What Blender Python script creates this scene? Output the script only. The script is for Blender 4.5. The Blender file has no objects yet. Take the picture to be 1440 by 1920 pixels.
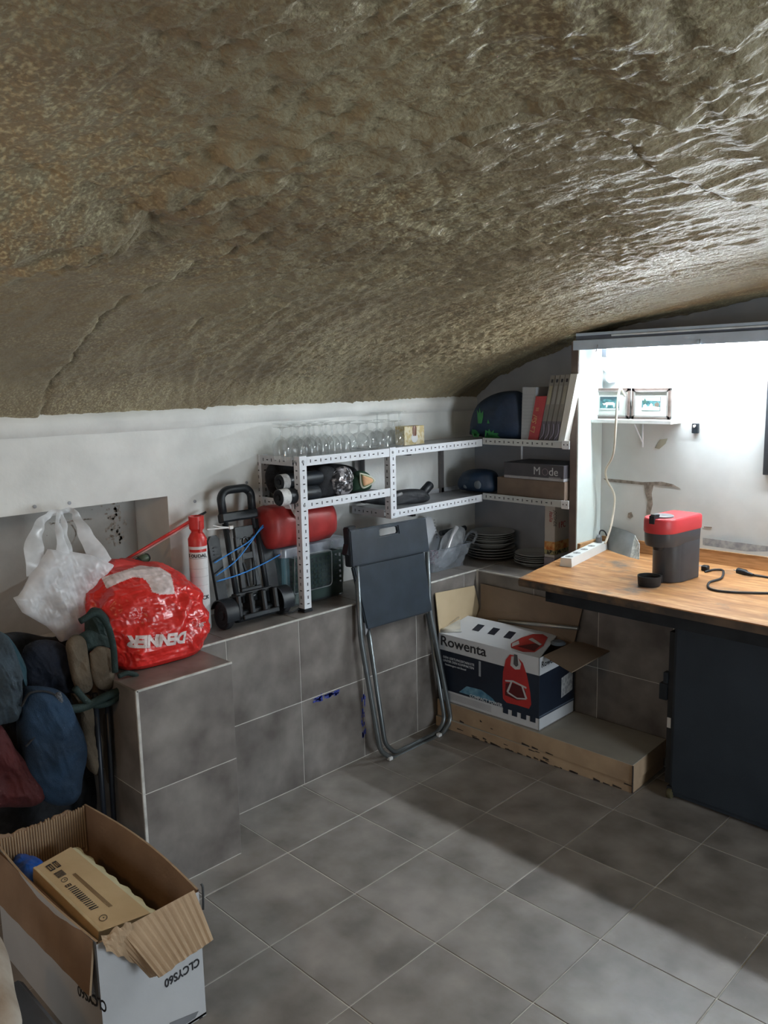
import bpy, bmesh, math, random
import numpy as np
from mathutils import Vector, Matrix
from mathutils.bvhtree import BVHTree
random.seed(7); rng = np.random.default_rng(7)
SC = bpy.context.scene; COL = SC.collection
# ---------------------------------------------------------------- camera
FPX = 1540.07
CAMP = Vector((1.996, -1.520, 1.5185))
YAW, PITCH, ROLL = 0.7849, 0.1575, -0.0210
fw = Vector((-math.sin(YAW)*math.cos(PITCH), math.cos(YAW)*math.cos(PITCH), -math.sin(PITCH)))
r0 = Vector((math.cos(YAW), math.sin(YAW), 0)); u0 = r0.cross(fw)
RT = math.cos(ROLL)*r0 + math.sin(ROLL)*u0; UP = -math.sin(ROLL)*r0 + math.cos(ROLL)*u0
cam = bpy.data.cameras.new('camera'); camo = bpy.data.objects.new('camera', cam); COL.objects.link(camo)
cam.sensor_fit = 'HORIZONTAL'; cam.sensor_width = 36; cam.lens = 36*FPX/1440; cam.clip_start = .02
m3 = Matrix((RT, UP, -fw)).transposed(); camo.matrix_world = Matrix.Translation(CAMP) @ m3.to_4x4()
SC.camera = camo
def P(px, py, n, d):
    """point of the plane n.x = d seen at a pixel; n may be an axis index (measuring tool used to get real positions)"""
    if isinstance(n, int): n = Vector([1.0 if i == n else 0.0 for i in range(3)])
    n = Vector(n); r = fw + (px-720)/FPX*RT - (py-960)/FPX*UP
    return CAMP + r*((d - n.dot(CAMP))/n.dot(r))
# ---------------------------------------------------------------- world, exposure, lights
w = bpy.data.worlds.new('world'); SC.world = w; w.use_nodes = True
w.node_tree.nodes['Background'].inputs[0].default_value = (.55, .68, .85, 1)
w.node_tree.nodes['Background'].inputs[1].default_value = .10
SC.view_settings.view_transform = 'Standard'; SC.view_settings.look = 'None'
SC.view_settings.gamma = 1; SC.view_settings.use_curve_mapping = False
SC.view_settings.exposure = 0.88
def area(name, loc, target, sx, sy, power, col):
    l = bpy.data.lights.new(name, 'AREA'); l.shape = 'RECTANGLE'; l.size = sx; l.size_y = sy; l.energy = power; l.color = col
    o = bpy.data.objects.new(name, l); COL.objects.link(o); o.location = loc
    o.rotation_euler = (Vector(target)-Vector(loc)).to_track_quat('-Z', 'Y').to_euler(); return o
area('daylight_fill_right', (3.9, .35, .85), (0.0, .2, 1.1), .9, 1.3, 26, (.82, .92, 1))  # added area fill out of view, for daylight coming from the right
area('daylight_fill_rear', (1.0, -2.9, 1.15), (.2, 1.2, .75), 1.6, .8, 2.2, (.88, .95, 1))  # added weak fill behind the camera, no actual window known there
wl = bpy.data.lights.new('warm_bulb', 'POINT'); wl.energy = 4.0; wl.color = (1, .55, .22); wl.shadow_soft_size = .06
wo = bpy.data.objects.new('warm_bulb', wl); COL.objects.link(wo); wo.location = (.55, -1.75, 1.50)
# ---------------------------------------------------------------- materials
MATS = {}
def M(name, c, rough=.6, metal=0., var=.12, sc=14, bump=0., bsc=60, spec=.5, c2=None, stretch=None, rnd=0., trans=0., sheen=0., rampw=(.35, .65)):
    if name in MATS: return MATS[name]
    m = bpy.data.materials.new(name); m.use_nodes = True; nt = m.node_tree; N = nt.nodes; L = nt.links; b = N['Principled BSDF']
    tc = N.new('ShaderNodeTexCoord'); mp = N.new('ShaderNodeMapping'); L.new(tc.outputs['Object'], mp.inputs[0])
    if stretch: mp.inputs['Scale'].default_value = stretch
    if rnd:
        oi = N.new('ShaderNodeObjectInfo'); mu = N.new('ShaderNodeMath'); mu.operation = 'MULTIPLY'; mu.inputs[1].default_value = 37.
        L.new(oi.outputs['Random'], mu.inputs[0]); cb = N.new('ShaderNodeCombineXYZ')
        for i in range(3): L.new(mu.outputs[0], cb.inputs[i])
        L.new(cb.outputs[0], mp.inputs['Location'])
    nz = N.new('ShaderNodeTexNoise'); nz.inputs['Scale'].default_value = sc; nz.inputs['Detail'].default_value = 6; L.new(mp.outputs[0], nz.inputs[0])
    cr = N.new('ShaderNodeValToRGB'); L.new(nz.outputs[0], cr.inputs[0])
    ca = [max(0, x*(1-var)) for x in c]; cb2 = c2 if c2 else [min(1, x*(1+var)) for x in c]
    if c2: ca = c
    cr.color_ramp.elements[0].position = rampw[0]; cr.color_ramp.elements[1].position = rampw[1]
    cr.color_ramp.elements[0].color = (*ca, 1); cr.color_ramp.elements[1].color = (*cb2, 1)
    L.new(cr.outputs[0], b.inputs['Base Color'])
    b.inputs['Roughness'].default_value = rough; b.inputs['Metallic'].default_value = metal
    b.inputs['Specular IOR Level'].default_value = spec
    if trans:
        b.inputs['Alpha'].default_value = 1-trans
    if bump:
        n2 = N.new('ShaderNodeTexNoise'); n2.inputs['Scale'].default_value = bsc; n2.inputs['Detail'].default_value = 4; L.new(mp.outputs[0], n2.inputs[0])
        bp = N.new('ShaderNodeBump'); bp.inputs['Strength'].default_value = bump; bp.inputs['Distance'].default_value = .004
        L.new(n2.outputs[0], bp.inputs['Height']); L.new(bp.outputs[0], b.inputs['Normal'])
    MATS[name] = m; return m
def GL(name, tint=(.95, .97, .97), gloss=.12, rough=.05, edge=.75, cloudy=0., ccol=(.8, .85, .9)):
    """thin clear sheet: transparent, with a fresnel gloss and optional milky part"""
    if name in MATS: return MATS[name]
    m = bpy.data.materials.new(name); m.use_nodes = True; nt = m.node_tree; N = nt.nodes; L = nt.links
    N.remove(N['Principled BSDF']); out = N['Material Output']
    t = N.new('ShaderNodeBsdfTransparent'); t.inputs[0].default_value = (*tint, 1)
    g = N.new('ShaderNodeBsdfGlossy'); g.inputs['Roughness'].default_value = rough
    lw = N.new('ShaderNodeLayerWeight'); lw.inputs[0].default_value = .5
    mm = N.new('ShaderNodeMath'); mm.operation = 'MULTIPLY_ADD'; mm.inputs[1].default_value = edge; mm.inputs[2].default_value = gloss; mm.use_clamp = True
    pw = N.new('ShaderNodeMath'); pw.operation = 'POWER'; pw.inputs[1].default_value = 2.2; L.new(lw.outputs['Facing'], pw.inputs[0]); L.new(pw.outputs[0], mm.inputs[0])
    mx = N.new('ShaderNodeMixShader'); L.new(mm.outputs[0], mx.inputs[0]); L.new(t.outputs[0], mx.inputs[1]); L.new(g.outputs[0], mx.inputs[2])
    last = mx
    if cloudy:
        d = N.new('ShaderNodeBsdfDiffuse'); d.inputs[0].default_value = (*ccol, 1); tr = N.new('ShaderNodeBsdfTranslucent'); tr.inputs[0].default_value = (*ccol, 1)
        ad = N.new('ShaderNodeMixShader'); ad.inputs[0].default_value = .4; L.new(d.outputs[0], ad.inputs[1]); L.new(tr.outputs[0], ad.inputs[2])
        nz = N.new('ShaderNodeTexNoise'); nz.inputs['Scale'].default_value = 14; tc = N.new('ShaderNodeTexCoord'); L.new(tc.outputs['Object'], nz.inputs[0])
        mr = N.new('ShaderNodeMapRange'); mr.inputs[1].default_value = .35; mr.inputs[2].default_value = .65; mr.inputs[3].default_value = cloudy*.6; mr.inputs[4].default_value = min(1, cloudy*1.4); L.new(nz.outputs[0], mr.inputs[0])
        m2 = N.new('ShaderNodeMixShader'); L.new(mr.outputs[0], m2.inputs[0]); L.new(mx.outputs[0], m2.inputs[1]); L.new(ad.outputs[0], m2.inputs[2]); last = m2
    L.new(last.outputs[0], out.inputs[0]); MATS[name] = m; return m
def EM(name, c, s):
    m = bpy.data.materials.new(name); m.use_nodes = True; b = m.node_tree.nodes['Principled BSDF']
    b.inputs['Emission Color'].default_value = (*c, 1); b.inputs['Emission Strength'].default_value = s; b.inputs['Base Color'].default_value = (*c, 1); return m
LED = EM('led_tube_light', (.88, .96, 1), 98)
tile_m = M('brown_grey_tile', (.105, .092, .083), .42, sc=8, c2=(.25, .228, .210), rnd=1, bump=.15, bsc=40, rampw=(.3, .72))
tilef_m = M('grey_floor_tile', (.150, .135, .122), .40, sc=7, c2=(.33, .305, .285), rnd=1, bump=.15, bsc=40, rampw=(.3, .72))
grout_m = M('pale_grout', (.60, .58, .54), .9, bump=.3)
plaster = M('white_plaster', (.70, .71, .69), .85, sc=5, c2=(.84, .845, .82), bump=.45, bsc=26)
plaster2 = M('alcove_plaster', (.50, .53, .53), .75, sc=6, c2=(.57, .60, .60), bump=.25, bsc=22)
bare = M('bare_render', (.26, .22, .18), .9, sc=50, c2=(.50, .46, .41), bump=.5)
black = M('black_plastic', (.013, .016, .020), .40, var=.25, bump=.1, bsc=400, spec=.3)
blackm = M('black_matt', (.014, .016, .020), .65, var=.3, bump=.2, bsc=200)
blackf = M('black_fabric', (.012, .013, .016), .9, var=.4, sc=40, bump=.5, bsc=300)
chairb = M('chair_blue_black', (.028, .038, .050), .42, var=.15, bump=.12, bsc=500)
steel = M('grey_painted_steel', (.17, .19, .20), .35, metal=.7, var=.15)
white_m = M('white_painted_metal', (.74, .77, .82), .4, var=.04)
slot_m = M('dark_slot', (.02, .02, .025), .8)
greym = M('grey_metal', (.34, .35, .37), .5, metal=.3, var=.1)
paper = M('white_paper', (.72, .72, .72), .7, var=.05)
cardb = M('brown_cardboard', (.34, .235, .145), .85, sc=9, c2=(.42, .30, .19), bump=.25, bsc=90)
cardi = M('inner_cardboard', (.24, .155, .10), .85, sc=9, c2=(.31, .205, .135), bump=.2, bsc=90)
cardt = M('tan_cardboard', (.52, .38, .21), .8, sc=8, c2=(.60, .45, .26), bump=.1)
ink = M('black_ink', (.02, .02, .025), .7, var=.2)
red = M('red_plastic', (.62, .035, .03), .35, var=.15, bump=.3, bsc=50)
# ---------------------------------------------------------------- mesh helpers
class MB:
    def __init__(s): s.v = []; s.f = []; s.mi = []
    def add(s, vs, fs, mi=0):
        o = len(s.v); s.v += [Vector(x) for x in vs]; s.f += [tuple(i+o for i in f) for f in fs]; s.mi += [mi]*len(fs); return s
    def box(s, x0, x1, y0, y1, z0, z1, mi=0, b=0.):
        if b > 0:
            xs, ys, zs = (x0, x1), (y0, y1), (z0, z1); vs = []; idx = {}
            for i in (0, 1):
                for j in (0, 1):
                    for k in (0, 1):
                        sx, sy, sz = (1, -1)[i], (1, -1)[j], (1, -1)[k]; c = Vector((xs[i], ys[j], zs[k]))
                        for a in range(3):
                            q = c + Vector((sx*b*(a != 0), sy*b*(a != 1), sz*b*(a != 2))); idx[i, j, k, a] = len(vs); vs.append(q)
            f = []
            for a in range(3):
                o1, o2 = [t for t in range(3) if t != a]
                for s_ in (0, 1):
                    fc = []
                    for (p, q) in ((0, 0), (1, 0), (1, 1), (0, 1)):
                        k = [0, 0, 0]; k[a] = s_; k[o1] = p; k[o2] = q; fc.append(idx[(*k, a)])
                    f.append(fc)
            for a in range(3):
                o1, o2 = [t for t in range(3) if t != a]
                for p in (0, 1):
                    for q in (0, 1):
                        k0 = [0, 0, 0]; k0[o1] = p; k0[o2] = q; k1 = list(k0); k1[a] = 1
                        f.append([idx[(*k0, o1)], idx[(*k1, o1)], idx[(*k1, o2)], idx[(*k0, o2)]])
            for i in (0, 1):
                for j in (0, 1):
                    for k in (0, 1): f.append([idx[i, j, k, a] for a in range(3)])
            return s.add(vs, f, mi)
        vs = [(x, y, z) for x in (x0, x1) for y in (y0, y1) for z in (z0, z1)]
        return s.add(vs, [(0, 1, 3, 2), (4, 6, 7, 5), (0, 4, 5, 1), (2, 3, 7, 6), (0, 2, 6, 4), (1, 5, 7, 3)], mi)
    def hexa(s, a, b, mi=0):
        """solid between two matching rings of corners"""
        n = len(a); return s.add(list(a)+list(b), [tuple(range(n))[::-1], tuple(range(n, 2*n))]+[(i, (i+1) % n, n+(i+1) % n, n+i) for i in range(n)], mi)
    def slab(s, pts, nrm, t, mi=0):
        nrm = Vector(nrm).normalized()*t; return s.hexa([Vector(p) for p in pts], [Vector(p)+nrm for p in pts], mi)
    def tube(s, path, r, n=10, mi=0, closed=False, caps=True):
        path = [Vector(p) for p in path]; m = len(path); rr = r if hasattr(r, '__len__') else [r]*m; vs = []; up = None
        for i in range(m):
            a = path[(i-1) % m] if (i or closed) else path[i]; b = path[(i+1) % m] if (i < m-1 or closed) else path[i]
            d = (b-a).normalized()
            if up is None: up = d.orthogonal().normalized()
            up = (up - d*up.dot(d)).normalized(); sd = d.cross(up)
            for k in range(n):
                t = 2*math.pi*k/n; vs.append(path[i] + (up*math.cos(t)+sd*math.sin(t))*rr[i])
        f = []
        for i in range(m if closed else m-1):
            for k in range(n): j = (i+1) % m; f.append((i*n+k, i*n+(k+1) % n, j*n+(k+1) % n, j*n+k))
        if caps and not closed: f += [tuple(range(n))[::-1], tuple((m-1)*n+k for k in range(n))]
        return s.add(vs, f, mi)
    def lathe(s, prof, c=(0, 0, 0), n=24, ax=2, mi=0, sy=1.):
        vs = []; f = []; c = Vector(c)
        for (r, h) in prof:
            for k in range(n):
                t = 2*math.pi*k/n; a, b = r*math.cos(t), r*math.sin(t)*sy
                q = {2: (a, b, h), 0: (h, a, b), 1: (a, h, b)}[ax]; vs.append(c+Vector(q))
        for i in range(len(prof)-1):
            for k in range(n): f.append((i*n+k, i*n+(k+1) % n, (i+1)*n+(k+1) % n, (i+1)*n+k))
        if prof[0][0] > 1e-5: f.append(tuple(range(n))[::-1])
        if prof[-1][0] > 1e-5: f.append(tuple((len(prof)-1)*n+k for k in range(n)))
        return s.add(vs, f, mi)
    def grid(s, G, mi=0, wrapu=False, wrapv=False):
        """G: array rows x cols x 3"""
        R, C = G.shape[:2]; vs = [Vector(p) for p in G.reshape(-1, 3)]; f = []
        for i in range(R-1+wrapu):
            for j in range(C-1+wrapv):
                a, b = (i+1) % R, (j+1) % C; f.append((i*C+j, i*C+b, a*C+b, a*C+j))
        return s.add(vs, f, mi)
    def xf(s, mat):
        s.v = [mat @ v for v in s.v]; return s
def place(o): COL.objects.link(o)
TM = {}
def thing(name, label, cat, loc=(0, 0, 0), rot=0., group=None, kind=None):
    o = bpy.data.objects.new(name, None); place(o); o.empty_display_size = .05
    o.location = loc; o.rotation_euler = (0, 0, rot); TM[o.name] = Matrix.Translation(loc) @ Matrix.Rotation(rot, 4, 'Z')
    if label: o['label'] = label
    if cat: o['category'] = cat
    if group: o['group'] = group
    if kind: o['kind'] = kind
    return o
def obj(name, mb, mats, parent=None, smooth=False, world=True, kind=None, label=None, sub=False):
    me = bpy.data.meshes.new(name)
    vs = mb.v
    if parent is not None and world:
        inv = TM[parent.name].inverted(); vs = [inv @ v for v in vs]
    loc = None
    if parent is None and len(vs):
        a = np.array([tuple(v) for v in vs]); loc = Vector(((a[:, 0].min()+a[:, 0].max())/2, (a[:, 1].min()+a[:, 1].max())/2, a[:, 2].min()))
        vs = [v-loc for v in vs]
    me.from_pydata([tuple(v) for v in vs], [], mb.f)
    if not isinstance(mats, (list, tuple)): mats = [mats]
    for m in mats: me.materials.append(m)
    if len(mats) > 1: me.polygons.foreach_set('material_index', mb.mi)
    bm = bmesh.new(); bm.from_mesh(me); bmesh.ops.recalc_face_normals(bm, faces=bm.faces); bm.to_mesh(me); bm.free()
    if smooth:
        me.polygons.foreach_set('use_smooth', [True]*len(me.polygons))
        if smooth is not True:
            try: me.set_sharp_from_angle(angle=math.radians(smooth))
            except Exception: pass
    me.update(); o = bpy.data.objects.new(name, me); place(o)
    if loc is not None: o.location = loc; TM[o.name] = Matrix.Translation(loc)
    if parent is not None: o.parent = parent; TM[o.name] = TM[parent.name].copy()
    if kind: o['kind'] = kind
    if label: o['label'] = label
    return o
def tag(o, label, cat, group=None):
    o['label'] = label; o['category'] = cat
    if group: o['group'] = group
    return o
def copy_tree(o, parent=None):
    c = o.copy(); place(c); c.parent = parent
    for ch in list(o.children): copy_tree(ch, c)
    TM[c.name] = TM[o.name]; return c
def rotx(mb, piv, R):
    piv = Vector(piv); mb.xf(Matrix.Translation(piv) @ R.to_4x4() @ Matrix.Translation(-piv)); return mb
def rounded(path, rad, seg=5):
    """round the corners of a polyline"""
    path = [Vector(p) for p in path]; out = [path[0]]
    for i in range(1, len(path)-1):
        p, a, b = path[i], path[i-1], path[i+1]; da = (a-p); db = (b-p); r = min(rad, da.length*.49, db.length*.49)
        A = p+da.normalized()*r; B = p+db.normalized()*r
        for k in range(seg+1):
            t = k/seg; out.append((1-t)**2*A+2*t*(1-t)*p+t*t*B)
    out.append(path[-1]); return out
def spline(path, n=8):
    p = [Vector(x) for x in path]; p = [2*p[0]-p[1]]+p+[2*p[-1]-p[-2]]; out = []
    for i in range(1, len(p)-2):
        for k in range(n):
            t = k/n; out.append(.5*((2*p[i])+(-p[i-1]+p[i+1])*t+(2*p[i-1]-5*p[i]+4*p[i+1]-p[i+2])*t*t+(-p[i-1]+3*p[i]-3*p[i+1]+p[i+2])*t**3))
    out.append(p[-2]); return out
# numpy value noise
_T = rng.random((256, 256, 64)).astype(np.float32)
def vn(x, y, z=0.):
    x, y, z = np.broadcast_arrays(np.asarray(x, float), np.asarray(y, float), np.asarray(z, float))
    xi, yi, zi = np.floor(x).astype(int), np.floor(y).astype(int), np.floor(z).astype(int); fx, fy, fz = x-xi, y-yi, z-zi
    fx, fy, fz = [t*t*(3-2*t) for t in (fx, fy, fz)]
    def g(a, b, c): return _T[(xi+a) & 255, (yi+b) & 255, (zi+c) & 63]
    def l(a, b, t): return a+(b-a)*t
    return l(l(l(g(0, 0, 0), g(1, 0, 0), fx), l(g(0, 1, 0), g(1, 1, 0), fx), fy), l(l(g(0, 0, 1), g(1, 0, 1), fx), l(g(0, 1, 1), g(1, 1, 1), fx), fy), fz)-.5
def fbm(x, y, z=0., o=4):
    s = 0; a = 1
    for i in range(o): s = s+a*vn(x*2**i+i*7.1, y*2**i+i*3.3, z*2**i); a *= .5
    return s
def ridge(x, y, z=0., o=3):
    s = 0; a = 1
    for i in range(o): s = s+a*(1-4*np.abs(vn(x*2**i+i*5.1, y*2**i+i*2.7, z*2**i))); a *= .5
    return s
def pillow(outline, axes, depth, thick, wr=.006, wsc=14., nr=14, na=72, flat=0., ex=2.6, seed=0., mi=0, folds=0.):
    """soft filled body: outline is a star-shaped loop of world points, `depth` its thickness direction"""
    o = [Vector(p) for p in outline]; n = len(o); c = sum(o, Vector())/n; dv = Vector(depth).normalized()
    loop = spline(o+[o[0]], 6)[:-1] if axes != 'sharp' else None
    if loop is None:
        loop = []
        for i in range(n):
            for k in range(6): loop.append(o[i].lerp(o[(i+1) % n], k/6))
    L = len(loop); A = []
    for k in range(na):
        t = k/na*L; i = int(t); A.append(loop[i % L].lerp(loop[(i+1) % L], t-i))
    A = np.array([tuple(a) for a in A]); C = np.array(tuple(c)); D = np.array(tuple(dv)); rows = []
    rs = [math.sin(math.pi/2*i/nr) for i in range(nr+1)]
    for sgn in (1, -1):
        for r in (rs if sgn == 1 else rs[::-1][1:]):
            base = C+(A-C)*r; h = thick*(max(0, 1-r**ex))**.5
            nz = fbm(base[:, 0]*wsc+seed, base[:, 1]*wsc+seed*1.7, base[:, 2]*wsc+(0 if sgn == 1 else 30))*wr*2.5
            if folds: nz = nz+(ridge(base[:, 0]*wsc+seed, base[:, 1]*wsc+base[:, 2]*wsc*.3, base[:, 2]*wsc*.45, 4)-.4)*folds
            q = base+D*(sgn*h+nz*(1-.6*r)*(1 if sgn > 0 else -1))[:, None] if np.ndim(nz) else base+D*sgn*h
            rows.append(q)
    return MB().grid(np.array(rows), mi, wrapv=True)
def text(body, org, xd, yd, size, mat, parent, name='lettering', ext=.0004, stretch=1., bvh=None, pdir=None, off=.002, slant=0., label=None, align='LEFT', bold=0.):
    cu = bpy.data.curves.new('t', 'FONT'); cu.body = body; cu.size = size; cu.extrude = 0 if bvh else ext; cu.shear = slant; cu.align_x = align; cu.offset = bold
    cu.resolution_u = 3
    to = bpy.data.objects.new('t', cu); place(to); bpy.context.view_layer.update()
    me = bpy.data.meshes.new_from_object(to.evaluated_get(bpy.context.evaluated_depsgraph_get()))
    bpy.data.objects.remove(to); xd = Vector(xd).normalized(); yd = Vector(yd).normalized(); nd = xd.cross(yd)
    if bvh:
        bm = bmesh.new(); bm.from_mesh(me); bmesh.ops.triangulate(bm, faces=bm.faces)
        for _ in range(3):
            es = [e for e in bm.edges if e.calc_length() > size*.14]
            if es: bmesh.ops.subdivide_edges(bm, edges=es, cuts=1)
            bmesh.ops.triangulate(bm, faces=bm.faces)
        bm.to_mesh(me); bm.free()
    mb = MB(); org = Vector(org)
    for v in me.vertices:
        q = org+xd*v.co.x*stretch+yd*v.co.y+nd*v.co.z
        if bvh:
            h = bvh.ray_cast(q-Vector(pdir)*.4, Vector(pdir))
            if h[0]: q = h[0]-Vector(pdir)*off
        mb.v.append(q)
    mb.f = [tuple(p.vertices) for p in me.polygons]; mb.mi = [0]*len(mb.f); bpy.data.meshes.remove(me)
    return obj(name, mb, mat, parent, label=label)
def bvh_of(mb): return BVHTree.FromPolygons([tuple(v) for v in mb.v], mb.f)
# ================================================================ SETTING
XL, YW = -.62, 1.76           # left wall, back wall
XB, YB, ZB = -.315, 1.387, .655   # bench front faces and top
XP, YP0, YP1 = -.107, -.437, -.107   # projecting block of the bench
TZ = np.array([(-.66, 1.40), (-.62, 1.435), (-.54, 1.495), (-.47, 1.54), (-.25, 1.615), (-.055, 1.675), (.23, 1.742), (.47, 1.778), (.76, 1.812), (1.3, 1.86), (2.0, 1.885), (2.7, 1.86), (3.5, 1.74), (4.25, 1.50)])
def zc(x): return np.interp(x, TZ[:, 0], TZ[:, 1])
_xs = np.linspace(-.66, 4.25, 400); _zs = zc(_xs)
for _ in range(30): _zs[1:-1] = (_zs[:-2]+_zs[2:]+_zs[1:-1]*2)/4
def zc(x): return np.interp(x, _xs, _zs)
def PC(px, py):
    r = fw+(px-720)/FPX*RT-(py-960)/FPX*UP; t = .1
    for _ in range(4000):
        q = CAMP+r*t
        if q.z > float(zc(q.x)): break
        t += .003
    return q
def tile_piece(name, u, v, t=.008, ax='z'):
    mb = MB()
    if ax == 'z': mb.box(-u/2, u/2, -v/2, v/2, -t, 0, b=.0012)
    elif ax == 'x': mb.box(-t, 0, -u/2, u/2, -v/2, v/2, b=.0012)
    else: mb.box(-u/2, u/2, 0, t, -v/2, v/2, b=.0012)
    return mb
# floor
fl = MB(); fl.box(-1.0, 4.3, -3.1, 2.0, -.1, -.0018); floor = obj('floor', fl, grout_m, kind='structure')
first = None; fi = TM['floor'].inverted()
for i in range(-2, 13):
    for j in range(-8, 5):
        cx_, cy_ = (i+.5)*.32, (j+.5)*.32
        if cx_ > 3.9: continue
        if first is None: first = obj('tile', tile_piece('t', .317, .317), tilef_m, floor, world=False); t = first
        else: t = first.copy(); place(t)
        t.parent = floor; t.location = fi @ Vector((cx_, cy_, random.uniform(-.0004, .0004)))
# left wall with niche (niche: y<0, z<1.13)
NX = -.86
lw = MB(); lw.box(XL-.4, XL, 0.0, 2.0, 0, 1.50); lw.box(XL-.4, XL, -3.1, 0, 1.128, 1.50); lw.box(XL-.4, NX, -3.1, 0, 0, 1.128)
wall_left = obj('wall_left', lw, plaster, kind='structure')
obj('shaded_niche_back', MB().box(NX, NX+.001, -3.0, -.001, ZB, 1.127), M('niche_shade_grey', (.36, .355, .33), .85, sc=4, c2=(.50, .50, .475), bump=.5, bsc=30), wall_left)  # grey sheet over the niche back, the recess's shade put into its colour
# plaster cove bulging under the foam
g = []
ys = np.linspace(-3.0, YW, 200)
for k in range(11):
    a = k/10*math.pi; z = 1.445-.075*(k/10); x = XL+.003+.016*math.sin(a)**.8
    g.append(np.stack([x+.005*fbm(ys*5, ys*0+k*.3), ys, z+.010*fbm(ys*2.5, 3.3)+0*ys], 1))
cv = MB().grid(np.array(g)); obj('trim_1', cv, plaster, kind='structure', smooth=True)
# brick outlines of the niche back wall
nb = MB()
for (zz) in (1.06, .985, .91, .835, .76): nb.box(NX, NX+.0025, -1.2, -.01, zz-.003+random.uniform(-.002, .002), zz+.003)
# rather pale shallow marks of missing paint in the niche
mk = MB()
def blot(y, z, ry, rz):
    n_ = 7; mk.add([(NX+.0022, y+ry*math.cos(2*math.pi*k/n_)*random.uniform(.4, 1.2), z+rz*math.sin(2*math.pi*k/n_)*random.uniform(.4, 1.2)) for k in range(n_)], [tuple(range(n_))])
for k in range(40): t_ = k/39; blot(-.33+.15*t_, 1.045+random.gauss(0, .002), .006, .0025)
for k in range(24): t_ = k/23; blot(-.26+.02*math.sin(t_*3), 1.04-.075*t_, .004*(1-t_*.6), .004)
for k in range(80): blot(random.gauss(-.085, .018), random.uniform(.93, 1.115), random.uniform(.003, .010), random.uniform(.003, .011))
for k in range(14): blot(random.uniform(-.35, -.12), random.uniform(.93, 1.1), .002, .002)
obj('bare_patch', mk, bare, wall_left, kind='stuff')
# anchors in the left wall
for (px, py) in ((65, 950), (130, 943), (365, 940), (462, 905)):
    q = P(px, py, 0, XL); s_ = MB().lathe([(.0, -.004), (.0048, -.004), (.006, 0), (.006, .0022), (.0025, .003), (0, .0026)], (q.x, q.y, q.z), 12, ax=0); obj('wall_plug', s_, greym, wall_left, smooth=30)
# back wall
bw = MB(); bw.box(-1.02, 4.3, YW, YW+.3, 0, 2.0); wall_back = obj('wall_back', bw, M('shade_toned_plaster', (.34, .365, .41), .85, sc=5, c2=(.43, .455, .50), bump=.45, bsc=26), kind='structure')  # plaster darkened and blued so the colour holds the back corner's shade
al = MB(); al.box(.103, 2.6, YW-.004, YW, .75, 1.68); alc = obj('wall_skim', al, plaster2, wall_back)
wr_ = MB(); wr_.box(4.25, 4.4, -3.1, 2.0, 0, 2.0); obj('wall_right', wr_, plaster, kind='structure')
wf = MB(); wf.box(-1.02, .1, -3.2, -3.08, 0, 2.0); wf.box(1.9, 4.3, -3.2, -3.08, 0, 2.0); wf.box(.1, 1.9, -3.2, -3.08, 0, .7); wf.box(.1, 1.9, -3.2, -3.08, 1.6, 2.0)
obj('wall_front', wf, plaster, kind='structure')
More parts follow.
